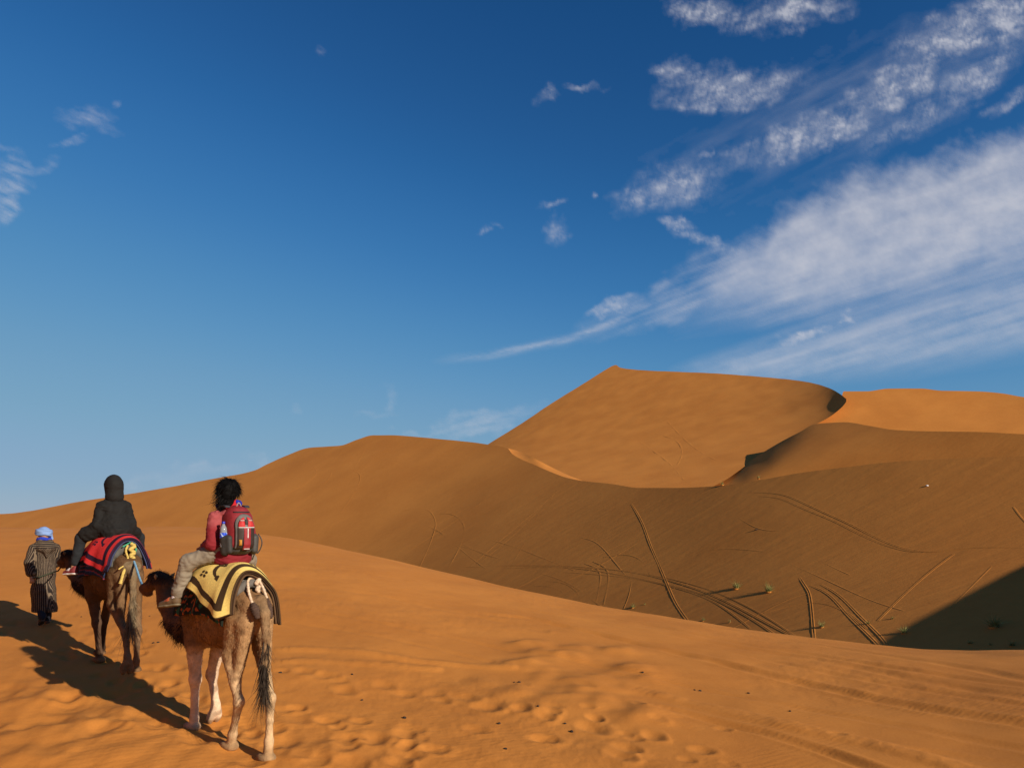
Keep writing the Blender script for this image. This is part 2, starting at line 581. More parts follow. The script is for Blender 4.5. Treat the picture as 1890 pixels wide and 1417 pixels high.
# ------------------------------------------------------------------ dunes beyond the mound
TERR = {
 'B': ([-500, -100, 200, 420, 560, 660, 740, 820, 900, 980, 1080, 1220, 1400, 1600, 1800, 2050, 2300], [-0.05, 0.2, 0.4, 0.6, 0.8, 1.06],
  [[5.7111, 5.467, 5.2615, 5.0958, 4.9685, 4.8509, 4.7404, 4.6227, 4.5047, 4.3879, 4.2492, 4.0672, 3.8578, 3.6707, 3.5367, 3.4267, 3.3463], [5.9121, 5.5495, 5.3268, 5.1817, 5.0756, 4.9803, 4.8852, 4.7737, 4.6579, 4.5439, 4.4092, 4.2376, 4.0472, 3.8841, 3.7577, 3.6383, 3.5433], [5.9946, 5.6006, 5.3831, 5.2545, 5.1648, 5.0846, 5.0025, 4.8979, 4.7794, 4.6587, 4.5194, 4.355, 4.182, 4.0359, 3.9147, 3.7884, 3.6823], [6.0628, 5.6532, 5.4442, 5.3346, 5.2607, 5.1923, 5.1215, 5.0269, 4.9077, 4.7781, 4.6273, 4.4601, 4.3021, 4.1731, 4.0585, 3.9303, 3.8182], [6.1332, 5.7075, 5.511, 5.4248, 5.3686, 5.3098, 5.2445, 5.157, 5.0418, 4.9039, 4.7403, 4.5624, 4.4078, 4.2892, 4.1778, 4.0457, 3.9275], [6.2291, 5.7845, 5.619, 5.5696, 5.5335, 5.4859, 5.4257, 5.3359, 5.2261, 5.0766, 4.8964, 4.7059, 4.5493, 4.4303, 4.3156, 4.1756, 4.0481]]),
 'C': ([760, 860, 940, 1020, 1100, 1180, 1280, 1380, 1450, 1500, 1535, 1565, 1700], [660, 700, 740, 790, 850, 940],
  [[6.6233, 6.5299, 6.4548, 6.3785, 6.303, 6.226, 6.1416, 6.0661, 6.0075, 5.9579, 5.9208, 5.8878, 5.7198], [6.5489, 6.4409, 6.3546, 6.271, 6.1923, 6.1234, 6.0443, 5.9676, 5.9114, 5.8629, 5.8197, 5.7772, 5.5935], [6.4727, 6.3484, 6.252, 6.1601, 6.0881, 6.0238, 5.9478, 5.8729, 5.8164, 5.7689, 5.729, 5.6823, 5.4836], [6.3639, 6.2171, 6.1043, 6.024, 5.9585, 5.8964, 5.8212, 5.7471, 5.6931, 5.6489, 5.6128, 5.5745, 5.3891], [6.1696, 5.9934, 5.9001, 5.8304, 5.7669, 5.7064, 5.6316, 5.5566, 5.5019, 5.4572, 5.4215, 5.387, 5.2418], [5.6088, 5.5275, 5.4847, 5.4336, 5.3894, 5.3436, 5.286, 5.2268, 5.1814, 5.1442, 5.1154, 5.0906, 4.9376]]),
 'E': ([1310, 1345, 1380, 1415, 1455, 1500, 1560, 1640, 1750, 1900, 2300], [770, 800, 830, 865, 900, 940],
  [[5.8128, 5.767, 5.7199, 5.672, 5.6314, 5.5725, 5.5052, 5.4252, 5.3305, 5.2393, 5.0255], [5.8493, 5.7815, 5.7157, 5.6514, 5.5637, 5.4956, 5.4364, 5.372, 5.2986, 5.2158, 5.0171], [5.8672, 5.7632, 5.6549, 5.5498, 5.4742, 5.4274, 5.3826, 5.3319, 5.2697, 5.1908, 4.9913], [5.6628, 5.5793, 5.4949, 5.4393, 5.4049, 5.376, 5.3414, 5.2972, 5.2381, 5.1587, 4.9502], [5.477, 5.4392, 5.4087, 5.387, 5.3641, 5.3393, 5.3065, 5.2628, 5.2024, 5.1191, 4.8962], [5.3989, 5.3842, 5.3649, 5.3419, 5.3209, 5.2965, 5.2633, 5.2188, 5.154, 5.0612, 4.8107]]),
 'D': ([1495, 1540, 1580, 1640, 1720, 1820, 1950, 2300], [700, 730, 760, 790, 840],
  [[5.8056, 5.7902, 5.7764, 5.7543, 5.7244, 5.6869, 5.635, 5.4928], [5.7614, 5.7454, 5.7316, 5.7107, 5.6826, 5.647, 5.5959, 5.4586], [5.7172, 5.7021, 5.6889, 5.6692, 5.6416, 5.6074, 5.5591, 5.4288], [5.672, 5.6573, 5.6448, 5.6259, 5.5981, 5.5633, 5.5176, 5.3971], [5.5836, 5.5701, 5.5579, 5.54, 5.5168, 5.4881, 5.4451, 5.3353]]),
}
B_TOP = [(-500, 952), (0, 948), (150, 925), (300, 901), (400, 882), (470, 868), (490, 858), (530, 840), (572, 826), (600, 824), (628, 822), (660, 811), (690, 803), (720, 803),
         (800, 809), (900, 820), (938, 828), (945, 837), (985, 857), (1010, 868), (1045, 881), (1075, 887), (1130, 893), (1180, 900), (1250, 900), (1330, 896), (1400, 886), (1480, 872),
         (1560, 862), (1640, 853), (1760, 846), (1890, 842), (2300, 838)]
S_TOP = [(-500, 954), (0, 946), (300, 896), (500, 843), (700, 800), (900, 822), (1050, 870), (1200, 897), (1350, 893), (1640, 853), (1890, 842), (2300, 838)]
S_BOT = [(-500, 1055), (0, 1047), (300, 1050), (500, 1062), (800, 1120), (1250, 1212), (1700, 1266), (2300, 1255)]
C_TOP = [(760, 905), (850, 852), (900, 820), (960, 783), (1020, 743), (1080, 706), (1120, 681), (1132, 674.5), (1137, 673.5), (1144, 678), (1160, 681), (1200, 684), (1300, 688), (1400, 695), (1490, 705), (1530, 716), (1552, 728), (1562, 736),
         (1600, 750), (1700, 775)]
C_BOT = [(760, 960), (850, 930), (900, 915), (940, 920), (1080, 925), (1180, 930), (1290, 918), (1310, 901), (1340, 885), (1365, 867.5), (1385, 852.5), (1440, 818), (1480, 797), (1502, 785), (1530, 770), (1545, 759), (1556, 749), (1562, 741)]
E_TOP = [(1310, 898), (1340, 882), (1365, 865), (1385, 850), (1440, 816), (1480, 795), (1502, 783), (1530, 780), (1560, 779), (1600, 785), (1650, 793), (1720, 796), (1800, 797), (1890, 801), (2300, 815)]
E_BOT = [(1310, 935), (1400, 925), (1500, 915), (1640, 895), (1890, 885), (2300, 885)]
D_TOP = [(1496, 783), (1520, 769), (1536, 757), (1546, 745), (1553, 733), (1557, 722), (1600, 722), (1640, 717), (1700, 717), (1740, 721), (1800, 722), (1850, 726), (1890, 733), (2300, 765)]
D_BOT = [(1496, 800), (1530, 800), (1560, 799), (1600, 805), (1650, 813), (1720, 816), (1800, 817), (1890, 821), (2300, 835)]

SMOOTHED = {}

def dune_dist(key, px, py):
    xk, yk, K = TERR[key]
    px = np.asarray(px, float)
    py = np.asarray(py, float)
    sh = px.shape
    x, y = px.ravel(), py.ravel()
    if key == 'B':
        t = splmat([q[0] for q in S_TOP], x) @ np.array([q[1] for q in S_TOP], float)
        b = splmat([q[0] for q in S_BOT], x) @ np.array([q[1] for q in S_BOT], float)
        y = (b - y) / (b - t)
    if key == 'B':
        # dense table, smoothed along the slope so that no pleats show in the raking light
        if 'tab' not in SMOOTHED:
            gx = np.arange(-500, 2301, 10.0)
            gy = np.linspace(-.25, 1.15, 60)
            T = splmat(yk, gy) @ np.array(K) @ splmat(xk, gx).T
            k = np.exp(-.5 * (np.arange(-12, 13) * 10 / 45.0)**2)
            k /= k.sum()
            Tp = np.concatenate([2 * T[:, :1] - T[:, 12:0:-1], T, 2 * T[:, -1:] - T[:, -2:-14:-1]], 1)
            T = np.array([np.convolve(r, k, 'valid') for r in Tp])
            SMOOTHED['tab'] = (gx, gy, T)
        gx, gy, T = SMOOTHED['tab']
        Wy = splmat(gy, np.clip(y, -.25, 1.15))
        Wx = splmat(gx, np.clip(x, -500, 2300))
        out = np.empty(len(x))
        for s0 in range(0, len(x), 20000):
            out[s0:s0 + 20000] = np.einsum('nk,kj,nj->n', Wy[s0:s0 + 20000], T, Wx[s0:s0 + 20000], optimize=True)
        return np.exp(out).reshape(sh)
    return np.exp(np.einsum('nk,kj,nj->n', splmat(yk, y), np.array(K), splmat(xk, x), optimize=True)).reshape(sh)

def on_dune(key, px, py):
    return P(px, py, dune_dist(key, px, py))

def build_dune(name, key, top, bot, cols, nrow, label, back=30.0):
    cols = np.asarray(cols, float)
    t = np.linspace(0, 1, nrow)[:, None]
    PX = cols[None] + 0 * t
    PY = pchip(bot, cols)[None] * (1 - t) + pchip(top, cols)[None] * t
    V = on_dune(key, PX, PY)
    # lee side behind the crest
    crest = V[-1]
    out = crest[:, :2] / np.linalg.norm(crest[:, :2], axis=1, keepdims=True)
    extra = []
    for k in (.15, .4, 1.0, 2.0):
        e = crest.copy()
        bk = back * k * (np.clip((1560 - cols) / 90, .03, 1) if key == 'C' else np.ones(len(cols)))
        e[:, :2] += out * bk[:, None]
        e[:, 2] -= bk * .58
        extra.append(e)
    V = np.concatenate([V, np.array(extra)], 0)
    # slight hummocks so the faces are not perfectly smooth
    v = V.reshape(-1, 3)
    s = np.clip(v[:, 1] / 60, .8, 6)
    v[:, 2] += .05 * s * perlin(v[:, 0] / 9.0 + 5, v[:, 1] / 9.0, 21) * .5
    fc = grid_faces(V.shape[0], V.shape[1])
    n_front = (nrow - 1) * (len(cols) - 1)
    o = mesh_obj(name, v, fc, M_DUNE)
    me = o.data
    # crease along the crest
    sm = np.ones(len(me.polygons), dtype=bool)
    me.polygons.foreach_set('use_smooth', sm)
    sharp = me.attributes.new('sharp_edge', 'BOOLEAN', 'EDGE')
    ev = np.empty(len(me.edges) * 2, dtype=np.int32)
    me.edges.foreach_get('vertices', ev)
    ev = ev.reshape(-1, 2)
    nc = len(cols)
    a0, a1 = (nrow - 1) * nc, nrow * nc
    sharp.data.foreach_set('value', ((ev >= a0) & (ev < a1)).all(1))
    tag(o, label, kind='structure')
    return o

DUNE_B = build_dune('dune', 'B', B_TOP, [(x, y + 75) for x, y in A_EDGE], np.concatenate([np.linspace(-500, 0, 60, endpoint=False), np.linspace(0, 1890, 620, endpoint=False), np.linspace(1890, 2300, 60)]),
                    170, 'wide dark brown dune slope crossed by wheel tracks')
DUNE_C = build_dune('dune', 'C', C_TOP, C_BOT, np.linspace(760, 1562, 320), 150, 'great peaked dune at the back')
DUNE_E = build_dune('dune', 'E', E_TOP, E_BOT, np.linspace(1310, 2300, 260), 80, 'middle dune right of the great peak', 20)
DUNE_D = build_dune('dune', 'D', D_TOP, D_BOT, np.concatenate([np.linspace(1496, 1570, 46, endpoint=False), np.linspace(1570, 2300, 180)]), 80, 'brightly lit far dune on the right skyline')

def loft_strip(name, a, b, mat, n, label):
    """smooth strip between two 3D curves"""
    t = np.linspace(0, len(a) - 1, n)
    def smooth_curve(c):
        return splmat(range(len(c)), t) @ c
    A, B = smooth_curve(a), smooth_curve(b)
    rows = [B + (A - B) * k for k in np.linspace(0, 1, 6)]
    o = mesh_obj(name, np.array(rows).reshape(-1, 3), grid_faces(6, n), mat)
    tag(o, label, kind='structure')
    return o

_lo = np.array([(938, 828.5), (945, 838), (985, 858), (1010, 869), (1045, 882), (1075, 888)])
_hi = np.array([(939, 827.5), (957, 832.5), (985, 845), (1020, 863), (1050, 877), (1078, 888)])
_dl = dune_dist('B', _lo[:, 0], _lo[:, 1])
loft_strip('sand_lip', P(_hi[:, 0], _hi[:, 1], _dl + 6.0), P(_lo[:, 0], _lo[:, 1], _dl + .3), M_DUNE, 50, 'thin bright lip of sand behind the crest')

def far_ground():
    n = 96
    V, Fc = [], []
    rs = [0, 120, 400, 1200, 4000, 12000]
    th = np.linspace(0, 2 * math.pi, n, endpoint=False)
    for r in rs[1:]:
        for a in th:
            V.append((r * math.sin(a), r * math.cos(a), -26 + 3 * math.sin(a * 7 + r) * (r > 500)))
    V.append((0, 0, -26))
    for k in range(len(rs) - 2):
        for i in range(n):
            j = (i + 1) % n
            Fc.append((k * n + i, k * n + n + i, k * n + n + j, k * n + j))
    c = len(V) - 1
    for i in range(n):
        Fc.append((c, i, (i + 1) % n))
    tag(mesh_obj('desert_plain', V, Fc, M_DUNE), 'flat sand plain reaching to the horizon', kind='structure')
far_ground()

# ------------------------------------------------------------------ cirrus: a thin sheet far above the dunes
def fbm(x, y, seed, octs=5, rough=.55):
    t = np.zeros_like(x)
    a, n = 1.0, 0.0
    for o in range(octs):
        t += a * perlin(x * 2**o + 17 * o, y * 2**o + 5 * o, seed + o)
        n += a
        a *= rough
    return t / n * 1.6

def build_clouds():
    step = 3.0
    u, v = np.meshgrid(np.arange(-260, 2260, step), np.arange(-200, 905, step))
    wx = u + 40 * fbm(u / 110, v / 90, 40, 3) + 24 * fbm(u / 48, v / 40, 42, 4, .6) + 9 * fbm(u / 30, v / 30, 44, 3)
    wy = v + 26 * fbm(u / 110 + 9, v / 90, 50, 3) + 20 * fbm(u / 48 + 5, v / 40, 52, 4, .6) + 8 * fbm(u / 30 + 3, v / 30, 54, 3)

    def ell(x, y, rx, ry, rot, amp=1.0):
        c, s = math.cos(math.radians(rot)), math.sin(math.radians(rot))
        a = ((wx - x) * c - (wy - y) * s) / rx
        b = ((wx - x) * s + (wy - y) * c) / ry
        return amp * sstep(-np.sqrt(a * a + b * b), -1.25, -.15)

    def streak(rot, lx, ly, seed, octs=5, rough=.55):
        c, s = math.cos(math.radians(rot)), math.sin(math.radians(rot))
        a = (u * c - v * s) / lx
        b = (u * s + v * c) / ly
        return fbm(a, b, seed, octs, rough)

    mx = lambda *l: np.maximum.reduce(l)
    # the broad bank: lumpy upper edge, streaky underside
    top = np.interp(u, [1100, 1250, 1400, 1480, 1560, 1700, 1890, 2260], [600, 545, 415, 345, 325, 285, 232, 150])
    low = np.interp(u, [1100, 1250, 1450, 1650, 1890, 2260], [612, 626, 622, 588, 530, 450])
    edge_t = sstep(v - top + 46 * fbm(u / 85, v / 85, 60, 5, .6) + 8 * streak(60, 12, 40, 61, 3), -12, 80)
    edge_b = sstep(low - v + 26 * streak(17, 170, 15, 62, 5), -10, 110)
    left = sstep(u + 60 * fbm(u / 90, v / 60, 63), 1110, 1500)
    tex = .80 + .26 * streak(18, 300, 40, 64, 6, .6) + .34 * fbm(u / 60, v / 50, 65, 6, .62)
    bank = np.clip(edge_t**.8 * edge_b * left * tex, 0, 1) * .76
    # second, lower sheet
    c2 = np.interp(u, [1180, 1300, 1500, 1700, 1890, 2260], [706, 686, 653, 612, 568, 475])
    h2 = np.interp(u, [1180, 1300, 1500, 1700, 1890, 2260], [14, 36, 62, 84, 100, 120])
    q = (v - c2) / h2
    band = np.clip(sstep(-np.abs(q), -1.15, -.2) * (.66 + .6 * streak(17, 260, 26, 70, 6, .6) + .2 * fbm(u / 40, v / 30, 77)), 0, 1) * .56
    band = band * sstep(u + 50 * fbm(u / 60, v / 30, 71), 1190, 1420)
    # veil to the left of the bank and the long thin wisp
    veil = np.clip(mx(ell(1230, 560, 170, 40, 20), ell(1330, 500, 110, 50, 35)) * (.45 + .9 * streak(22, 120, 14, 72, 5)), 0, 1) * .4
    wl = np.interp(u, [780, 900, 1050, 1150], [668, 656, 625, 588])
    wisp = np.clip(np.exp(-((v - wl) / 7)**2) * sstep(u, 770, 960) * (1 - sstep(u, 1130, 1175)) * (.55 + .8 * streak(12, 70, 8, 73, 4)), 0, 1) * .45
    wisp = mx(wisp, np.clip(ell(1122, 572, 50, 17, 25) * (.6 + .9 * fbm(u / 14, v / 10, 74)), 0, 1) * .6,
              np.clip(ell(1482, 614, 48, 13, 8) * (.7 + .9 * fbm(u / 16, v / 9, 75)), 0, 1) * .6,
              np.clip(ell(1555, 590, 22, 9, 0) * (.6 + .9 * fbm(u / 12, v / 9, 76)), 0, 1) * .45)
    # ragged puffs with fallstreaks
    pf = mx(ell(1365, 160, 150, 42, 6), ell(1245, 132, 42, 24, 12), ell(1300, 185, 90, 20, 0), ell(1245, 345, 110, 45, 14), ell(1175, 358, 50, 16, 0, .7),
            ell(1450, 265, 68, 40, 18), ell(1540, 235, 120, 36, 24), ell(1640, 165, 120, 44, 26), ell(1760, 65, 130, 50, 24), ell(1870, 30, 100, 70, 20),
            ell(1300, 22, 70, 30, -14), ell(1450, 25, 130, 34, 8), ell(1265, 418, 34, 14, -5), ell(1300, 445, 55, 18, -20, .7), ell(1020, 384, 34, 11, 8, .8), ell(1035, 425, 22, 30, -20, .45),
            ell(1085, 158, 45, 10, 0, .55), ell(1015, 178, 24, 12, 0, .5), ell(1800, 140, 110, 30, 30, .8), ell(1860, 190, 70, 20, 28, .6), ell(1700, 215, 130, 26, 26, .6), ell(1380, 290, 60, 34, 10, .5),
            ell(1250, 25, 20, 26, -60, .5), ell(1305, 290, 10, 22, 0, .45), ell(2000, 0, 160, 60, 20), ell(2100, 120, 160, 50, 25), ell(1097, 365, 8, 7, 0, .6), ell(905, 425, 22, 8, -5, .4))
    fall = .55 + .45 * streak(70, 70, 15, 80, 5, .6) + .85 * fbm(u / 30, v / 34, 81, 6, .66)
    clump = sstep(fbm(u / 48, v / 34, 82, 4), -.25, .5)
    det = .75 * fbm(u / 20, v / 16, 86, 6, .7) + .5 * streak(76, 60, 9, 87, 5, .65)
    r1 = np.clip(1 - 1.9 * np.abs(streak(74, 70, 10, 90, 4, .6)), 0, 1)
    r2 = np.clip(1 - 1.9 * np.abs(streak(24, 80, 12, 94, 4, .6)), 0, 1)
    feather = np.clip(.6 * r1 + .5 * r2, 0, 1)**1.7
    puffs = np.clip(pf**1.1 * (.30 + .85 * clump) * (.10 + 1.05 * feather + .35 * fbm(u / 16, v / 14, 98, 5, .65)), 0, 1) * .50 + .28 * sstep(pf * (.62 + .5 * clump) + .75 * det * pf**.5 - .14, 0, 1.30) * .66 * (.75 + .3 * fall) + .10 * pf**1.5 * np.clip(.5 + streak(30, 90, 16, 88, 5, .6), 0, 1)
    thin = np.clip(ell(1560, 200, 420, 120, 22, 1) * (.18 + .5 * streak(28, 160, 30, 83, 5, .6)), 0, 1) * .30
    # small scraps on the left and low over the dunes
    sc = mx(ell(170, 222, 62, 26, -14, .7), ell(140, 262, 50, 10, 0, .6), ell(211, 187, 14, 9, -20, .6), ell(40, 305, 70, 20, 4, .8), ell(5, 345, 50, 24, 6), ell(8, 390, 34, 36, 10),
            ell(-60, 370, 80, 60, 5), ell(590, 98, 20, 6, -25, .4), ell(10, 275, 40, 8, -10, .4))
    scraps = np.clip(sc * (.5 + .95 * streak(-24, 46, 10, 84, 5, .6)), 0, 1) * .42
    lw = mx(ell(890, 782, 130, 22, 14), ell(820, 800, 100, 14, 6), ell(720, 745, 16, 34, 10, .5), ell(700, 770, 60, 10, 5, .4), ell(485, 848, 22, 22, 10, .6), ell(360, 878, 110, 20, 8, .6), ell(250, 893, 70, 12, 5, .5), ell(540, 765, 12, 20, 30, .4))
    lows = np.clip(lw * (.45 + .8 * streak(13, 90, 12, 85, 5)), 0, 1) * .40
    dens = 1 - (1 - bank) * (1 - band) * (1 - veil) * (1 - wisp) * (1 - puffs) * (1 - thin) * (1 - scraps) * (1 - lows)
    dens = np.clip(dens, 0, .9)
    dens[0] = dens[-1] = 0
    dens[:, 0] = 0
    sh = u.shape
    D = np.stack([(u - 945) / F, np.ones_like(u), (HORIZON - v) / F], -1)
    H = 1500.0
    V = D * (H / np.maximum(D[..., 2:3], .02)) + np.array([0, 0, ZC])
    fc = grid_faces(*sh)
    dn = dens.ravel()
    keep = dn[fc].max(1) > .012
    fc = fc[keep]
    used = np.unique(fc)
    remap = np.zeros(len(dn), dtype=np.int64)
    remap[used] = np.arange(len(used))
    m, h, bs = material('cirrus')
    m.node_tree.nodes.remove(bs)
    out = [n for n in m.node_tree.nodes if n.type == 'OUTPUT_MATERIAL'][0]
    at = h.node('ShaderNodeAttribute', attribute_name='tint')
    sp = h.node('ShaderNodeSeparateColor')
    h.link(at.outputs['Color'], sp.inputs[0])
    tr = h.node('ShaderNodeBsdfTransparent')
    tl = h.node('ShaderNodeBsdfTranslucent')
    tl.inputs[0].default_value = (.80, .84, .88, 1)
    df = h.node('ShaderNodeBsdfDiffuse')
    df.inputs[0].default_value = (.80, .86, .92, 1)
    mx1 = h.node('ShaderNodeMixShader')
    mx1.inputs[0].default_value = .12
    h.link(tl.outputs[0], mx1.inputs[1])
    h.link(df.outputs[0], mx1.inputs[2])
    mx2 = h.node('ShaderNodeMixShader')
    h.link(sp.outputs[0], mx2.inputs[0])
    h.link(tr.outputs[0], mx2.inputs[1])
    h.link(mx1.outputs[0], mx2.inputs[2])
    h.link(mx2.outputs[0], out.inputs[0])
    o = mesh_obj('clouds', V.reshape(-1, 3)[used], remap[fc], m, col=np.repeat(dn[used][:, None], 3, 1))
    tag(o, 'thin white cirrus clouds across the right of the sky', kind='stuff')
build_clouds()

# ------------------------------------------------------------------ organic modelling: blended solids -> one continuous skin
class Solid:
    def __init__(self):
        self.prims = []
    def cone(self, a, b, ra, rb, k=.03, flat=None):
        """tapered limb; flat=(axis, factor) squeezes it along an axis"""
        self.prims.append(('c', np.array(a, float), np.array(b, float), ra, rb, k, flat))
        return self
    def chain(self, pts, radii, k=.03, flat=None):
        for i in range(len(pts) - 1):
            self.cone(pts[i], pts[i + 1], radii[i], radii[i + 1], k, flat)
        return self
    def ell(self, c, r, k=.03, rot=None):
        R = np.eye(3) if rot is None else np.array(rot)
        self.prims.append(('e', np.array(c, float), np.array(r, float), R, k))
        return self
    def cut(self, fn):
        self.prims.append(('x', fn))
        return self
    def mesh(self, res, warp=None):
        lo = np.full(3, 1e9)
        hi = -lo
        for p in self.prims:
            if p[0] == 'c':
                m = max(p[3], p[4]) * (1.6 if p[6] else 1.0)
                lo = np.minimum(lo, np.minimum(p[1], p[2]) - m)
                hi = np.maximum(hi, np.maximum(p[1], p[2]) + m)
            elif p[0] == 'e':
                m = p[2].max()
                lo = np.minimum(lo, p[1] - m)
                hi = np.maximum(hi, p[1] + m)
        lo -= 4 * res
        hi += 4 * res
        ax = [np.arange(lo[i], hi[i] + res, res, dtype=np.float32) for i in range(3)]
        f = np.full([len(a) for a in ax], 1.0, dtype=np.float32)
        for p in self.prims:
            if p[0] == 'x':
                X, Y, Z = np.meshgrid(*ax, indexing='ij', sparse=True)
                f = np.maximum(f, p[1](X, Y, Z).astype(np.float32))
                continue
            k = p[5] if p[0] == 'c' else p[4]
            if p[0] == 'c':
                m = max(p[3], p[4]) * (1.6 if p[6] else 1.0) + k + 3 * res
                bl, bh = np.minimum(p[1], p[2]) - m, np.maximum(p[1], p[2]) + m
            else:
                m = p[2].max() + k + 3 * res
                bl, bh = p[1] - m, p[1] + m
            sl = []
            for i in range(3):
                a0 = max(int((bl[i] - lo[i]) / res), 0)
                a1 = min(int((bh[i] - lo[i]) / res) + 2, len(ax[i]))
                sl.append(slice(a0, a1))
            X, Y, Z = np.meshgrid(ax[0][sl[0]], ax[1][sl[1]], ax[2][sl[2]], indexing='ij')
            Q = np.stack([X, Y, Z], -1)
            if p[0] == 'c':
                a, b = p[1].astype(np.float32), p[2].astype(np.float32)
                Q = Q - a
                ab = b - a
                if p[6]:
                    n = np.array(p[6][0], np.float32)
                    n /= np.linalg.norm(n)
                    s = np.float32(p[6][1] - 1)
                    Q = Q + (Q @ n)[..., None] * n * s
                    ab = ab + (ab @ n) * n * s
                L = max(float(ab @ ab), 1e-9)
                t = np.clip((Q @ ab) / L, 0, 1)
                d = np.linalg.norm(Q - t[..., None] * ab, axis=-1) - (p[3] + (p[4] - p[3]) * t)
            else:
                q = (Q - p[1].astype(np.float32)) @ p[3].astype(np.float32)
                r = p[2].astype(np.float32)
                k0 = np.linalg.norm(q / r, axis=-1)
                k1 = np.linalg.norm(q / (r * r), axis=-1)
                d = k0 * (k0 - 1) / np.maximum(k1, 1e-6)
            cur = f[tuple(sl)]
            if k > 0:
                h = np.clip(.5 + .5 * (cur - d) / k, 0, 1)
                f[tuple(sl)] = cur * (1 - h) + d * h - k * h * (1 - h)
            else:
                f[tuple(sl)] = np.minimum(cur, d)
        return surface_nets(f, lo, res)

def surface_nets(f, lo, res):
    s = f < 0
    n = np.array(f.shape) - 1
    cnt = np.zeros(n, dtype=np.int8)
    for dx in (0, 1):
        for dy in (0, 1):
            for dz in (0, 1):
                cnt += s[dx:n[0] + dx, dy:n[1] + dy, dz:n[2] + dz]
    act = (cnt > 0) & (cnt < 8)
    idx = np.argwhere(act)
    vid = np.full(n, -1, dtype=np.int64)
    vid[act] = np.arange(len(idx))
    acc = np.zeros((len(idx), 3))
    num = np.zeros(len(idx))
    corners = [(0, 0, 0), (1, 0, 0), (0, 1, 0), (1, 1, 0), (0, 0, 1), (1, 0, 1), (0, 1, 1), (1, 1, 1)]
    edges = [(0, 1), (2, 3), (4, 5), (6, 7), (0, 2), (1, 3), (4, 6), (5, 7), (0, 4), (1, 5), (2, 6), (3, 7)]
    fv = [f[idx[:, 0] + c[0], idx[:, 1] + c[1], idx[:, 2] + c[2]] for c in corners]
    for a, b in edges:
        fa, fb = fv[a], fv[b]
        m = (fa < 0) != (fb < 0)
        t = np.where(m, fa / np.where(m, fa - fb, 1), 0)
        ca, cb = np.array(corners[a]), np.array(corners[b])
        acc += m[:, None] * (ca + t[:, None] * (cb - ca))
        num += m
    V = lo + (idx + acc / num[:, None]) * res
    quads = []
    for ax in range(3):
        sl0 = [slice(None)] * 3
        sl1 = [slice(None)] * 3
        sl0[ax] = slice(0, -1)
        sl1[ax] = slice(1, None)
        ch = s[tuple(sl0)] != s[tuple(sl1)]
        e = np.argwhere(ch)
        o1, o2 = [(1, 2), (2, 0), (0, 1)][ax]
        ok = (e[:, o1] > 0) & (e[:, o2] > 0) & (e[:, o1] < n[o1]) & (e[:, o2] < n[o2])
        e = e[ok]
        inside = s[e[:, 0], e[:, 1], e[:, 2]]
        def cell(d1, d2):
            c = e.copy()
            c[:, o1] -= d1
            c[:, o2] -= d2
            return vid[c[:, 0], c[:, 1], c[:, 2]]
        q = np.stack([cell(1, 1), cell(0, 1), cell(0, 0), cell(1, 0)], -1)
        q[~inside] = q[~inside][:, ::-1]
        quads.append(q)
    Q = np.concatenate(quads)
    Q = Q[(Q >= 0).all(1)]
    return V, Q

def vert_normals(V, Q):
    n = np.zeros_like(V)
    fn = np.cross(V[Q[:, 2]] - V[Q[:, 0]], V[Q[:, 3]] - V[Q[:, 1]])
    for i in range(4):
        np.add.at(n, Q[:, i], fn)
    return n / np.maximum(np.linalg.norm(n, axis=1, keepdims=True), 1e-9)

def relax(V, Q, it=2, lam=.5):
    for _ in range(it):
        s = np.zeros_like(V)
        c = np.zeros(len(V))
        for i in range(4):
            j = (i + 1) % 4
            np.add.at(s, Q[:, i], V[Q[:, j]])
            np.add.at(c, Q[:, i], 1)
            np.add.at(s, Q[:, j], V[Q[:, i]])
            np.add.at(c, Q[:, j], 1)
        V = V + lam * (s / np.maximum(c, 1)[:, None] - V)
    return V

def noise3(V, sc, seed=0):
    """cheap 3D-ish value noise from three planes"""
    return (perlin(V[:, 0] * sc + 31, V[:, 1] * sc + V[:, 2] * sc * .7, seed) + perlin(V[:, 1] * sc + 11, V[:, 2] * sc - V[:, 0] * sc * .6, seed + 1)
            + perlin(V[:, 2] * sc + 5, V[:, 0] * sc + V[:, 1] * sc * .5, seed + 2)) / 1.8

def rotm(ax, deg):
    a = math.radians(deg)
    c, s = math.cos(a), math.sin(a)
    return np.array({'x': [[1, 0, 0], [0, c, -s], [0, s, c]], 'y': [[c, 0, s], [0, 1, 0], [-s, 0, c]], 'z': [[c, -s, 0], [s, c, 0], [0, 0, 1]]}[ax])

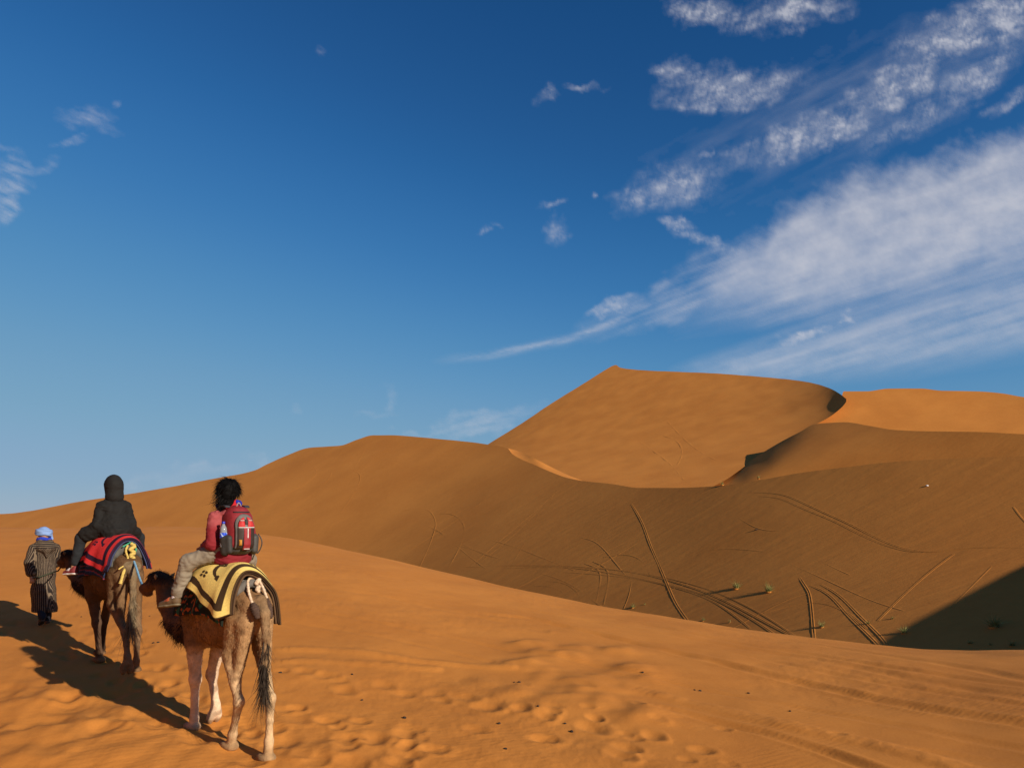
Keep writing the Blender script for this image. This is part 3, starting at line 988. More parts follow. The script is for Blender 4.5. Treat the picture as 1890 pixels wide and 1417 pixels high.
def strands(name, root, d, length, width, color, mat, parent, droop=.3, curl=.15, seg=3, seed=0):
    """flat hair ribbons, tapering to a point: one joined mesh of countless hairs"""
    rng = np.random.default_rng(seed)
    n = len(root)
    root = np.asarray(root, float)
    d = np.asarray(d, float)
    d = d / np.maximum(np.linalg.norm(d, axis=1, keepdims=True), 1e-9)
    length = np.broadcast_to(np.asarray(length, float), (n,))[:, None]
    width = np.broadcast_to(np.asarray(width, float), (n,))[:, None]
    side = np.cross(d, rng.normal(size=(n, 3)))
    side /= np.maximum(np.linalg.norm(side, axis=1, keepdims=True), 1e-9)
    wav = rng.normal(size=(n, 3)) * curl
    V, C = [], []
    for k in range(seg + 1):
        t = k / seg
        p = root + d * length * t + (np.array([0, 0, -1]) * droop + wav) * length * t * t
        w = width * (1 - t * .92) * .5
        V += [p - side * w, p + side * w]
        C += [color * (1.0 - .15 * (1 - t))] * 2
    V = np.stack(V, 1)
    C = np.stack(C, 1)
    m = 2 * (seg + 1)
    base = np.arange(n)[:, None] * m
    q = []
    for k in range(seg):
        q.append(base + np.array([[2 * k, 2 * k + 1, 2 * k + 3, 2 * k + 2]]))
    Q = np.concatenate(q)
    o = mesh_obj(name, V.reshape(-1, 3), Q, mat, parent, col=C.reshape(-1, 3))
    o['kind'] = 'stuff'
    return o

def sample_surface(V, Q, n, seed=0):
    rng = np.random.default_rng(seed)
    fn = np.cross(V[Q[:, 2]] - V[Q[:, 0]], V[Q[:, 3]] - V[Q[:, 1]])
    ar = np.linalg.norm(fn, axis=1)
    i = rng.choice(len(Q), n, p=ar / ar.sum())
    u, v = rng.random((2, n, 1))
    p = (V[Q[i, 0]] * (1 - u) + V[Q[i, 1]] * u) * (1 - v) + (V[Q[i, 3]] * (1 - u) + V[Q[i, 2]] * u) * v
    return p, fn[i] / np.maximum(ar[i][:, None], 1e-12)

def tube(pts, radii, n=8, cap=True):
    pts = np.asarray(pts, float)
    radii = np.broadcast_to(np.asarray(radii, float), (len(pts),))
    t = np.gradient(pts, axis=0)
    t /= np.maximum(np.linalg.norm(t, axis=1, keepdims=True), 1e-9)
    ref = np.array([0, 0, 1.0]) if abs(t[0][2]) < .9 else np.array([1.0, 0, 0])
    V = []
    u = np.cross(t[0], ref)
    u /= np.linalg.norm(u)
    for i in range(len(pts)):
        u = u - (u @ t[i]) * t[i]
        u /= max(np.linalg.norm(u), 1e-9)
        w = np.cross(t[i], u)
        for k in range(n):
            a = 2 * math.pi * k / n
            V.append(pts[i] + radii[i] * (math.cos(a) * u + math.sin(a) * w))
    Q = grid_faces(len(pts), n, wrap=True)
    faces = [tuple(q) for q in Q]
    if cap:
        faces.append(tuple(range(n))[::-1])
        faces.append(tuple(range((len(pts) - 1) * n, len(pts) * n)))
    return np.array(V), faces

def smooth_path(pts, n):
    pts = np.asarray(pts, float)
    return splmat(list(range(len(pts))), np.linspace(0, len(pts) - 1, n)) @ pts

def merge(parts):
    V, Fc, o = [], [], 0
    for v, f in parts:
        V.append(np.asarray(v))
        Fc += [tuple(int(i) + o for i in q) for q in f]
        o += len(v)
    return np.concatenate(V), Fc

class Local:
    """a frame on the sand: x along the way the animal walks, y to its left"""
    def __init__(self, c, h):
        self.c = np.array(c, float)
        h = np.array(h, float)
        self.h = h / np.linalg.norm(h)
        self.l = np.array([-self.h[1], self.h[0]])
        self.z0 = float(ground_base(self.c[0:1], self.c[1:2])[0])
        self.rot = math.atan2(self.h[1], self.h[0])
    def world(self, p):
        xy = self.c + p[0] * self.h + p[1] * self.l
        return np.array([xy[0], xy[1], self.z0 + p[2]])
    def ground(self, a, l):
        xy = self.c + a * self.h + l * self.l
        return float(ground_base(xy[0:1], xy[1:2])[0]) - self.z0
    def empty(self, name, base=(0, 0, 0)):
        return empty(name, self.world(base), self.rot)

# ------------------------------------------------------------------ the camels
M_COAT = noise_mat('camel_coat', None, None, scale=14, rough=.9, bump=.5, bump_scale=70, attr='tint', mixamt=.30, spec=.1, bdist=.012)
M_HAIR = noise_mat('camel_hair', None, None, scale=30, rough=.8, bump=0, attr='tint', mixamt=.2, spec=.2)

def camel(fr, J, pal, seed, res, label):
    root = fr.empty('camel')
    tag(root, label, 'camel', 'camels walking in line')
    S = Solid()
    # trunk: deep chest, tucked loin
    S.cone((.44, 0, 1.24), (.0, 0, 1.28), .245, .275, .0, ((0, 1, 0), 1.20))
    S.cone((.0, 0, 1.26), (-.42, 0, 1.40), .28, .20, .12, ((0, 1, 0), 1.14))
    S.cone((-.40, 0, 1.40), (-.68, 0, 1.40), .190, .130, .10, ((0, 1, 0), 1.22))
    S.ell((-.02, 0, 1.18), (.36, .20, .20), .10)
    S.cone((.05, 0, 1.45), (-.02, 0, 1.70), .25, .11, .12)              # hump under the saddle
    for s in (-1, 1):
        S.ell((-.54, s * .085, 1.40), (.19, .085, .19), .08)              # haunch
        S.cone((-.46, s * .115, 1.52), (-.70, s * .07, 1.46), .055, .045, .09)   # hip bones
        S.ell((.40, s * .115, 1.24), (.17, .095, .24), .09)                # shoulder blade
    S.ell((.54, 0, 1.13), (.14, .13, .19), .10)
    S.ell((.38, 0, .97), (.11, .07, .07), .08)                           # chest pad
    # hind legs
    for side, (stifle, hock, fet, foot, pitch) in ((1, J['hl']), (-1, J['hr'])):
        hip = (-.50, side * .100, 1.30)
        S.cone(hip, stifle, .155, .072, .07, ((0, 1, 0), 1.25))
        S.cone((-.66, side * .085, 1.28), tuple(np.array(stifle) * .35 + np.array(hock) * .65), .085, .036, .06)
        S.cone(stifle, hock, .066, .042, .04)
        mid = np.array(hock) * .5 + np.array(fet) * .5
        S.cone((hock[0] - .025, hock[1], hock[2] + .03), hock, .042, .046, .03)
        S.cone(hock, mid, .050, .034, .025)
        S.cone(mid, fet, .034, .040, .025)
        camel_foot(S, fet, foot, pitch)
    for side, (elbow, knee, fet, foot, pitch) in ((1, J['fl']), (-1, J['fr'])):
        S.cone((.42, side * .125, 1.22), elbow, .13, .095, .08)
        S.cone(elbow, knee, .086, .056, .05)
        S.ell(knee, (.062, .058, .085), .03)
        mid = np.array(knee) * .5 + np.array(fet) * .5
        S.cone(knee, mid, .055, .039, .03)
        S.cone(mid, fet, .039, .046, .025)
        camel_foot(S, fet, foot, pitch)
    # neck and head
    nk = J['neck']
    S.chain([(.50, 0, 1.26)] + nk, [.21, .165, .125, .105, .095], .07)
    hp, hy = np.array(nk[-1]), J['yaw']
    ch, sh = math.cos(hy), math.sin(hy)
    def H(f, l, u):
        return hp + np.array([f * ch - l * sh, f * sh + l * ch, u])
    S.cone(H(-.02, 0, .02), H(.12, 0, .05), .098, .092, .04)
    S.cone(H(.12, 0, .04), H(.40, 0, -.07), .088, .060, .04)
    S.ell(H(.42, 0, -.08), (.075, .062, .058), .03, rotm('z', math.degrees(hy)))
    S.ell(H(.36, 0, -.13), (.085, .045, .04), .03, rotm('z', math.degrees(hy)))
    for s in (-1, 1):
        S.ell(H(.16, s * .065, .085), (.055, .03, .028), .025, rotm('z', math.degrees(hy)))   # brow
    # tail
    S.chain(J['tail'], [.055, .045, .035, .028, .022], .04)
    V, Q = S.mesh(res)
    V = relax(V, Q, 1, .4)
    nrm = vert_normals(V, Q)
    x, y, z = V.T
    # rough woolly skin
    V = V + nrm * (.006 * noise3(V, 16, seed) + .004 * noise3(V, 40, seed + 4))[:, None] * sstep(z, .25, .6)[:, None]
    legF = sstep(x, .12, .28) * (1 - sstep(x, .85, .95)) * (1 - sstep(z, .78, 1.0))
    legH = (1 - sstep(x, .0, .12)) * (1 - sstep(z, .62, .98))
    neck = sstep(x, .55, .8)
    dark_top = sstep(x, hp[0] - .32, hp[0] - .05) * sstep(z, hp[2] - .02, hp[2] + .06) + sstep(x, .5, .75) * (1 - sstep(z, .95, 1.12)) * (1 - sstep(x, 1.0, 1.25))
    rear = (1 - sstep(x, -.52, -.30)) * (1 - sstep(z, 1.38, 1.5)) * sstep(z, .55, .8)
    col = np.ones((len(V), 3)) * np.array(pal['body'])
    def mix(w, c):
        nonlocal col
        w = np.clip(w, 0, 1)[:, None]
        col = col * (1 - w) + np.array(c) * w
    mix(sstep(x, .22, .5) * (1 - sstep(z, 1.3, 1.6)) * sstep(z, .85, 1.0), pal['shoulder'])
    mix(neck, pal['neck'])
    mix(rear * .8, pal['rear'])
    mix(legH, pal['legh'])
    mix(legF, pal['legf'])
    mix(np.clip(dark_top, 0, 1) * .9, pal['dark'])
    mix((1 - sstep(z, .05, .11)) * .7, (.26, .14, .06))
    mix((x < -.76) * sstep(z, .5, .7) * sstep(np.abs(y - .02), .16, .10) * .7, pal['tail'])
    mix(.5 * sstep(noise3(V, 9, seed + 9), .05, .5), pal['dark'] * .5 + np.array(pal['body']) * .5)
    body = mesh_obj('body', V, Q, M_COAT, root, col=col)
    # ears
    for s in (-1, 1):
        e = Solid()
        b, t = H(.0, s * .080, .06), H(-.035, s * .115, .125)
        e.cone(b, (b + t) / 2, .016, .021, .01, ((ch, sh, 0), 2.0)).cone((b + t) / 2, t, .021, .006, .01, ((ch, sh, 0), 2.0))
        ev, eq = e.mesh(.007)
        mesh_obj('ear', ev, eq, M_COAT, root, col=np.tile(np.array(pal['rear']), (len(ev), 1)))
    for s in (-1, 1):
        e = Solid().ell(H(.19, s * .078, .055), (.018, .012, .016), .0)
        ev, eq = e.mesh(.005)
        mesh_obj('eye', ev, eq, M_EYE, root)
    rng = np.random.default_rng(seed)
    # short coat over the trunk, longer on throat, chest and crown
    p, n = sample_surface(V, Q, J['fur'], seed)
    keep = (p[:, 2] > .70) & ~((p[:, 2] > 1.62) & (np.abs(p[:, 0]) < .4))
    p, n = p[keep], n[keep]
    near = np.zeros(len(p), dtype=int)
    # nearest body colour through a coarse grid lookup
    key = lambda a: (np.round(a / .03).astype(int) @ np.array([1, 4001, 4001 * 4001]))
    kv = key(V)
    order = np.argsort(kv)
    pos = np.clip(np.searchsorted(kv[order], key(p)), 0, len(V) - 1)
    c = col[order[pos]]
    lay = np.stack([-np.ones(len(p)), np.zeros(len(p)), -1.3 * np.ones(len(p))], -1)
    tang = lay - (lay * n).sum(1, keepdims=True) * n
    tang /= np.maximum(np.linalg.norm(tang, axis=1, keepdims=True), 1e-6)
    L = rng.uniform(.010, .026, len(p))
    strands('coat_hair', p - n * .004, tang + n * rng.uniform(.25, .7, (len(p), 1)), L, .0045, c * rng.uniform(.45, 1.15, (len(p), 1)), M_HAIR, root, .2, .25, 2, seed)
    thr = (p[:, 0] > .54) & (((p[:, 2] < 1.14) & (p[:, 2] > .88) & (p[:, 0] < 1.25)) | ((p[:, 0] > hp[0] - .25) & (p[:, 2] > hp[2] + .0) & (p[:, 0] < hp[0] + .16)))
    pt, nt = p[thr], n[thr]
    k = rng.integers(0, max(len(pt), 1), 2600)
    pt, nt = pt[k] + rng.normal(size=(2600, 3)) * .012, nt[k]
    strands('mane_hair', pt - nt * .01, nt + np.array([-.3, 0, -.5]), rng.uniform(.025, .06, 2600), .006, np.array(pal['dark']) * rng.uniform(.6, 1.7, (2600, 1)), M_HAIR, root, .5, .3, 3, seed + 1)
    # tail brush
    tp = np.array(J['tail'])
    nT = 700
    t = rng.uniform(.35, 1.0, nT)**.8
    path = smooth_path(tp, 60)
    rt = path[np.clip((t * 59).astype(int), 0, 59)]
    dirs = np.array([0, 0, -1.0]) + rng.normal(size=(nT, 3)) * np.array([.06, .09, .03]) + (rng.random((nT, 1)) < .5) * np.array([0, .06, 0])
    strands('tail_hair', rt + rng.normal(size=(nT, 3)) * .012, dirs, rng.uniform(.14, .36, nT) * (.5 + .7 * t) * J.get('brush', 1), .009, np.array(pal['brush']) * rng.uniform(.5, 1.6, (nT, 1)), M_HAIR, root, .1, .16, 5, seed + 2)
    return root, H

def camel_foot(S, fet, foot, pitch):
    """broad two-toed pad; pitch tips the sole backwards when the foot lifts"""
    R = rotm('y', pitch)
    f = np.array(foot, float) - np.array([0, 0, .018 if pitch == 0 else 0])
    S.cone(fet, f + R @ np.array([-.01, 0, .055]), .043, .050, .03)
    for s in (-1, 1):
        S.ell(f + R @ np.array([.030, s * .038, .040]), (.088, .044, .046), .012, R)
        S.ell(f + R @ np.array([.100, s * .036, .036]), (.032, .024, .028), .012, R)
    S.ell(f + R @ np.array([-.05, 0, .04]), (.055, .058, .042), .03, R)

M_EYE = noise_mat('eye', (.01, .008, .006), (.02, .015, .01), rough=.15, bump=0, spec=.5)
C1 = Local((-2.97, 7.07), (-.73, .68))
C2 = Local((-5.65, 9.67), (-.73, .68))

def g(fr, a, l, z=0.0):
    return (a, l, fr.ground(a, l) + z)

J1 = dict(
    hr=((-.46, -.145, .97), (-.76, -.10, .53), (-.77, -.08, .13), g(C1, -.76, -.07), 0),
    hl=((-.42, .15, .95), (-.50, .09, .49), (-.32, .07, .14), g(C1, -.25, .06), 0),
    fl=((.40, .15, .98), (.45, .12, .57), (.50, .11, .14), g(C1, .53, .11), 0),
    fr=((.44, -.15, .98), (.60, -.12, .56), (.50, -.12, .24), (.49, -.12, .115), 62),
    neck=[(.84, .02, 1.06), (1.08, .06, 1.10), (1.26, .09, 1.30), (1.36, .11, 1.52)], yaw=math.radians(8),
    tail=[(-.76, .0, 1.50), (-.86, .01, 1.38), (-.89, .01, 1.15), (-.88, .02, .92), (-.87, .02, .76)], fur=42000, brush=1.0)
PAL1 = dict(body=(.250, .132, .056), shoulder=(.125, .062, .027), neck=(.135, .068, .032), dark=np.array((.036, .020, .012)), rear=(.39, .228, .105), legh=(.52, .345, .185), legf=(.62, .44, .29),
            tail=(.20, .125, .065), brush=(.032, .021, .013))
camel1, HEAD1 = camel(C1, J1, PAL1, 3, .0125, 'tan camel with pale legs carrying the rider in the red jacket')

J2 = dict(
    hr=((-.44, -.16, .95), (-.62, -.12, .54), (-.58, -.11, .13), g(C2, -.55, -.11), 0),
    hl=((-.50, .16, .92), (-.84, .11, .58), (-.93, .11, .27), (-.95, .11, .13), 66),
    fl=((.38, .15, .98), (.38, .10, .57), (.37, .07, .14), g(C2, .38, .06), 0),
    fr=((.48, -.14, .99), (.70, -.09, .57), (.74, -.07, .14), g(C2, .78, -.06), 0),
    neck=[(.90, .02, 1.08), (1.25, .05, 1.08), (1.55, .07, 1.24), (1.72, .08, 1.44)], yaw=math.radians(4),
    tail=[(-.76, .0, 1.42), (-.86, .02, 1.30), (-.89, .03, 1.10), (-.89, .05, .90), (-.88, .06, .78)], fur=26000, brush=1.25)
PAL2 = dict(body=(.105, .053, .023), shoulder=(.080, .040, .018), neck=(.085, .043, .020), dark=np.array((.018, .011, .007)), rear=(.165, .094, .044), legh=(.17, .100, .052), legf=(.085, .048, .028),
            tail=(.19, .14, .08), brush=(.17, .125, .072))
camel2, HEAD2 = camel(C2, J2, PAL2, 23, .015, 'dark brown camel between the robed guide and the second camel')

# ------------------------------------------------------------------ saddles, blankets and ropes
def thick_sheet(G, th, rim=True):
    """closed sheet of thickness th hung below a grid of points G[row, col]"""
    nr, nc = G.shape[:2]
    gu = np.gradient(G, axis=1)
    gv = np.gradient(G, axis=0)
    n = np.cross(gu, gv)
    n /= np.maximum(np.linalg.norm(n, axis=-1, keepdims=True), 1e-9)
    B = G - n * th
    V = np.concatenate([G.reshape(-1, 3), B.reshape(-1, 3)])
    f = grid_faces(nr, nc)
    N0 = nr * nc
    idx = np.arange(N0).reshape(nr, nc)
    ring = np.concatenate([idx[0, :-1], idx[:-1, -1], idx[-1, :0:-1], idx[:0:-1, 0]])
    nx = np.roll(ring, -1)
    side = np.stack([ring, ring + N0, nx + N0, nx], -1)
    return V, np.concatenate([f, f[:, ::-1] + N0, side]), N0

M_WOOL = noise_mat('woven_wool', None, None, scale=60, rough=.95, bump=.5, bump_scale=260, attr='tint', mixamt=.16, spec=.08, bdist=.004)
M_CLOTH = noise_mat('cloth', None, None, scale=25, rough=.9, bump=.3, bump_scale=160, attr='tint', mixamt=.15, spec=.12, bdist=.004)
M_ROPE = noise_mat('rope', None, None, scale=60, rough=.95, bump=.7, bump_scale=220, attr='tint', mixamt=.35, spec=.1, bdist=.005)

def saddle_form(x, prm):
    zt = np.interp(x, prm['zx'], prm['zt'])
    W = np.interp(x, prm['wx'], prm['w'])
    return zt, W

def drape(x, s, prm, off=0.0):
    """point of a cloth laid over the saddle: x along the camel, s arc length to the left (+) or right (-)"""
    zt, W = saddle_form(x, prm)
    a = np.abs(s)
    y = W * (1 - np.exp(-a / W))
    k = prm.get('k', .86)
    z = zt - (a - y) * k - .10 * a * a
    hang = sstep(a, .30, .85)
    fold = prm['fold'] * hang * (np.sin(x * 13 + prm['ph'] + np.sign(s) * 1.1) + .6 * np.sin(x * 23 + 2 * prm['ph']))
    y = y + fold + off * .0
    z = z + .012 * np.sin(x * 9 + s * 5) + prm.get('wave', .018) * np.sin(s * 9.5 + prm['ph']) * sstep(-x, .25, .62)
    xx = x - .05 * hang * sstep(-x, .1, .6)
    return np.stack([xx, np.sign(s) * y + prm.get('shift', 0), z + off], -1)

def blanket(fr, prm, pal, names, label, group):
    root = fr.empty(names, (-.15, 0, 1.75))
    off = np.array([-.15, 0, 1.75])
    tag(root, label, 'blanket', group)
    nx, ns = 150, 300
    X = np.linspace(prm['xr'], prm['xf'], nx)[:, None]
    sl = pchip(prm['sl'], X[:, 0])[:, None]
    sr = pchip(prm['sr'], X[:, 0])[:, None]
    T = np.linspace(0, 1, ns)[None]
    Sg = sl - (sl + sr) * T
    Xg = X + 0 * T
    # rounded corners
    G = drape(Xg, Sg, prm)
    dl, dr, db, df = sl - Sg, Sg + sr, Xg - prm['xr'], prm['xf'] - Xg
    e = np.minimum(np.minimum(dl, dr), db)
    brown = ((e > .085) & (e < .165)).astype(float)
    # printed motifs: arching ribbons and four-petalled flowers
    def ribbon(p0, q0, r, th, a0, a1):
        P_, Q_ = db - p0, Sg - q0
        rr = np.hypot(P_, Q_ * 1.0)
        an = np.degrees(np.arctan2(P_, Q_))
        mid = (a0 + a1) / 2
        w = th * (1 - .6 * np.abs((an - mid) / (a1 - a0) * 2)**2)
        end = (np.abs(rr - r) < th * 1.2) & (np.minimum(np.abs(an - a0), np.abs(an - a1)) < 9)
        return ((np.abs(rr - r) < w) & (an > a0) & (an < a1)) | end
    def flower(p0, q0, r):
        m = np.zeros_like(db, dtype=bool)
        for k in range(4):
            a = math.pi / 4 + k * math.pi / 2
            m |= ((db - p0 - r * math.cos(a))**2 + (Sg - q0 - r * math.sin(a))**2) < (r * .62)**2
        return m
    for p0, q0, r, th, a0, a1 in prm['ribbons']:
        brown = np.maximum(brown, ribbon(p0, q0, r, th, a0, a1))
    for p0, q0, r in prm['flowers']:
        brown = np.maximum(brown, flower(p0, q0, r))
    brown = np.where(e < .013, 1, brown)
    col = np.array(pal[0])[None, None] * (1 - brown[..., None]) + np.array(pal[1])[None, None] * brown[..., None]
    V, Q, N0 = thick_sheet(G, .016)
    C = np.concatenate([col.reshape(-1, 3), np.tile(np.array(pal[1]) * 1.2, (N0, 1))])
    mesh_obj('top_cloth', V - off, Q, M_WOOL, root, col=C)
    for i in range(2):
        G2 = drape(Xg[::3, ::4], Sg[::3, ::4], prm)
        gu, gv = np.gradient(G2, axis=1), np.gradient(G2, axis=0)
        n = np.cross(gu, gv)
        n /= np.maximum(np.linalg.norm(n, axis=-1, keepdims=True), 1e-9)
        c = G2.mean((0, 1))
        G2 = G2 - n * (.022 + .022 * i)
        V, Q, N0 = thick_sheet(G2, .014)
        c1 = np.array(pal[2 + i])
        mesh_obj('fold_layer', V - off, Q, M_WOOL, root, col=np.tile(c1, (len(V), 1)))
    return root

BL1 = dict(xr=-.66, xf=.34, zx=[-.66, -.45, -.15, .1, .34], zt=[1.755, 1.83, 1.865, 1.85, 1.78], wx=[-.66, -.35, 0, .34], w=[.30, .40, .475, .49], k=.86, fold=.022, ph=.6, shift=.015,
           sl=[(-.66, .66), (-.50, .80), (-.25, .76), (0, .62), (.34, .56)], sr=[(-.66, .80), (-.4, .92), (0, .86), (.34, .8)], wave=.028,
           ribbons=[(.27, .20, .155, .030, 8, 128), (.40, .04, .12, .024, -30, 75)], flowers=[(.52, .40, .040), (.22, -.10, .038), (.30, -.55, .04)])
blanket(C1, BL1, ((.80, .58, .165), (.060, .034, .016), (.035, .018, .010), (.10, .055, .028)), 'saddle_blanket',
        'yellow blanket with dark brown zigzag band under the rider in red', 'folded saddle blankets on the camels')
BL2 = dict(xr=-.66, xf=.40, zx=[-.66, -.45, -.15, .1, .40], zt=[1.80, 1.85, 1.87, 1.85, 1.76], wx=[-.66, -.35, 0, .40], w=[.30, .40, .475, .49], k=.86, fold=.020, ph=2.1, shift=.0,
           sl=[(-.66, .62), (-.50, .78), (-.25, .80), (0, .72), (.40, .70)], sr=[(-.66, .72), (-.4, .80), (0, .76), (.40, .7)], wave=.02,
           ribbons=[(.27, .20, .155, .030, 8, 128), (.40, .04, .12, .024, -30, 75)], flowers=[(.52, .40, .040), (.20, -.30, .045), (.24, -.52, .04)])
blanket(C2, BL2, ((.60, .035, .035), (.030, .014, .030), (.020, .012, .030), (.045, .05, .10)), 'saddle_blanket',
        'red blanket with dark zigzag band under the rider in the black coat', 'folded saddle blankets on the camels')

def saddle_rug(fr, prm, x0, x1, s_l, s_r, c_fn, name, label, drop):
    root_off = np.array([0, 0, 1.6])
    X = np.linspace(x0, x1, 90)[:, None]
    Sg = np.linspace(s_l, -s_r, 160)[None] + 0 * X
    G = drape(X + 0 * Sg, Sg, prm)
    gu, gv = np.gradient(G, axis=1), np.gradient(G, axis=0)
    n = np.cross(gu, gv)
    n /= np.maximum(np.linalg.norm(n, axis=-1, keepdims=True), 1e-9)
    G = G - n * drop
    V, Q, N0 = thick_sheet(G, .02)
    c = c_fn(X + 0 * Sg, Sg).reshape(-1, 3)
    o = mesh_obj(name, V - root_off, Q, M_WOOL, None, col=np.concatenate([c, c * .6]))
    o.location = fr.world(root_off)
    o.rotation_euler = (0, 0, fr.rot)
    return o

def rug_dark(X, S):
    n = perlin(X * 16, S * 16, 61)
    n2 = perlin(X * 16 + 40, S * 16, 62)
    c = np.ones(X.shape + (3,)) * np.array((.018, .022, .016))
    c[n > .16] = (.40, .085, .018)
    c[n2 > .26] = (.03, .10, .06)
    return c
def rug_navy(X, S):
    q = np.abs(S) * 14 + X * 2
    c = np.ones(X.shape + (3,)) * np.array((.020, .026, .055))
    c[(q % 1.0) < .22] = (.035, .055, .12)
    c[(q % 1.0) > .86] = (.30, .03, .03)
    return c
tag(saddle_rug(C1, dict(BL1, fold=.015, ph=1.4), -.46, .42, .90, .90, rug_dark, 'saddle_rug', '', .085), 'dark saddle rug with orange flowers under the yellow blanket', 'rug', 'rugs under the saddle blankets')
tag(saddle_rug(C2, dict(BL2, fold=.016, ph=.4), -.44, .42, .93, .90, rug_navy, 'saddle_rug', '', .085), 'navy and blue saddle rug hanging below the red blanket', 'rug', 'rugs under the saddle blankets')

root_pads = []
def arch_pad(fr, x, zt, w, zb, r, col, label):
    """padded roll bent over the back behind the hump"""
    base = np.array([x, 0, zt - .2])
    root = fr.empty('saddle_pad', base)
    tag(root, label, 'saddle pad', 'padded saddle rolls')
    root_pads.append((root, base, fr))
    for k, (dx, rr, cc) in enumerate(((0, r, col), (-.085, r * .82, np.array(col) * .75))):
        pts = smooth_path([(x + dx + .04, w, zb), (x + dx + .02, w * .98, zb + (zt - zb) * .45), (x + dx, w * .62, zt - .06), (x + dx, 0, zt), (x + dx, -w * .62, zt - .06), (x + dx + .02, -w * .98, zb + (zt - zb) * .45), (x + dx + .04, -w, zb)], 40)
        rad = rr * (1 + .06 * np.sin(np.arange(40) * 1.3))
        v, f = tube(pts, rad, 14)
        mesh_obj('roll', v - base, f, M_CLOTH, root, col=np.tile(np.array(cc), (len(v), 1)))
arch_pad(C1, -.49, 1.655, .20, 1.47, .058, (.16, .14, .12), 'grey padded roll behind the saddle under the yellow blanket')
arch_pad(C2, -.49, 1.68, .20, 1.44, .072, (.115, .11, .095), 'grey green padded roll behind the saddle under the red blanket')

def rope_thing(name, label, cat, fr, strands_, base, group=None):
    """ropes given as lists of local points with radius and colour, each with a twist"""
    base = np.array(base, float)
    root = fr.empty(name, base)
    tag(root, label, cat, group)
    for nm, pts, r, colr, n in strands_:
        p = smooth_path(pts, n)
        rad = (np.full(n, r) if np.isscalar(r) else np.interp(np.linspace(0, 1, n), np.linspace(0, 1, len(r)), r)) * (1 + .12 * np.sin(np.arange(n) * 1.9))
        v, f = tube(p, rad, 8)
        mesh_obj(nm, v - base, f, M_ROPE, root, col=np.tile(np.array(colr), (len(v), 1)))
    return root

CREAM = (.62, .45, .30)
SHEATH = (.075, .045, .032)
rope_thing('crupper_rope', 'cream rope with brown sleeves hanging behind the yellow blanket', 'rope', C1, [
    ('knot', [(-.60, -.03, 1.72), (-.63, -.05, 1.69), (-.64, -.02, 1.66), (-.62, -.045, 1.64), (-.65, -.05, 1.62), (-.655, -.02, 1.60), (-.65, -.045, 1.57)], .022, CREAM, 40),
    ('cord', [(-.63, -.05, 1.68), (-.70, -.06, 1.60), (-.765, -.065, 1.50)], .013, CREAM, 20),
    ('cord', [(-.62, .06, 1.66), (-.70, .085, 1.57), (-.775, .085, 1.47)], .014, CREAM, 20),
    ('cord', [(-.60, -.02, 1.70), (-.60, .03, 1.70), (-.615, .06, 1.66)], .012, CREAM, 14),
    ('sleeve', [(-.765, -.065, 1.51), (-.81, -.06, 1.42), (-.845, -.05, 1.33)], [.018, .032, .036, .030], SHEATH, 24),
    ('sleeve', [(-.775, .085, 1.48), (-.815, .08, 1.42), (-.85, .065, 1.34)], [.020, .040, .042, .030], SHEATH, 24)], (-.62, 0, 1.60), 'ropes behind the saddles')
YEL = (.52, .37, .10)
rope_thing('crupper_rope', 'frayed yellow rope knotted behind the red blanket above the tail', 'rope', C2, [
    ('knot', [(-.62, -.03, 1.74), (-.66, -.06, 1.70), (-.66, -.01, 1.66), (-.66, -.06, 1.62), (-.68, -.01, 1.58), (-.68, -.05, 1.54), (-.69, -.01, 1.50)], .026, YEL, 44),
    ('cord', [(-.66, .02, 1.72), (-.68, .05, 1.64), (-.69, .03, 1.56), (-.70, .05, 1.50)], .014, YEL, 24),
    ('cord', [(-.70, .0, 1.50), (-.76, .09, 1.40), (-.80, .14, 1.28), (-.81, .16, 1.22)], [.016, .02, .018, .024], YEL, 26),
    ('cord', [(-.71, .02, 1.48), (-.76, .12, 1.44), (-.78, .17, 1.41)], .010, YEL, 18),
    ('cord', [(-.64, -.02, 1.76), (-.67, .04, 1.73), (-.68, .09, 1.70)], .008, (.05, .30, .17), 14),
    ('cord', [(-.64, -.05, 1.75), (-.66, -.08, 1.68), (-.67, -.07, 1.62)], .009, (.05, .30, .17), 14)], (-.66, 0, 1.55), 'ropes behind the saddles')

def world_rope(name, label, pts, r, colr, n=60):
    base = np.array(pts[0], float)
    p = smooth_path(pts, n)
    v, f = tube(p, r * (1 + .12 * np.sin(np.arange(n) * 1.7)), 8)
    o = mesh_obj(name, v - base, f, M_ROPE, None, col=np.tile(np.array(colr), (len(v), 1)))
    o.location = base
    tag(o, label, 'rope', 'lead ropes')
    return o
_a = C2.world((-.69, -.04, 1.52))
_m = C1.world(HEAD1(.38, .0, -.12))
world_rope('lead_rope', 'pale blue lead rope from the front saddle to the second camel', [_a, _a * .72 + _m * .28 + np.array([0, 0, -.02]), _a * .35 + _m * .65 + np.array([0, 0, -.05]), _m], .014, (.20, .38, .52))

# ------------------------------------------------------------------ people
M_SKIN = noise_mat('skin', (.30, .16, .095), (.36, .20, .12), scale=18, rough=.6, bump=.1, spec=.3)
M_FABRIC = noise_mat('fabric', None, None, scale=9, rough=.85, bump=.25, bump_scale=45, attr='tint', mixamt=.14, spec=.2, bdist=.01)
M_RUBBER = noise_mat('shoe', None, None, scale=20, rough=.7, bump=.2, bump_scale=80, attr='tint', mixamt=.2, spec=.3)
M_HAIRB = noise_mat('black_hair', None, None, scale=40, rough=.7, bump=0, attr='tint', mixamt=.3, spec=.08)

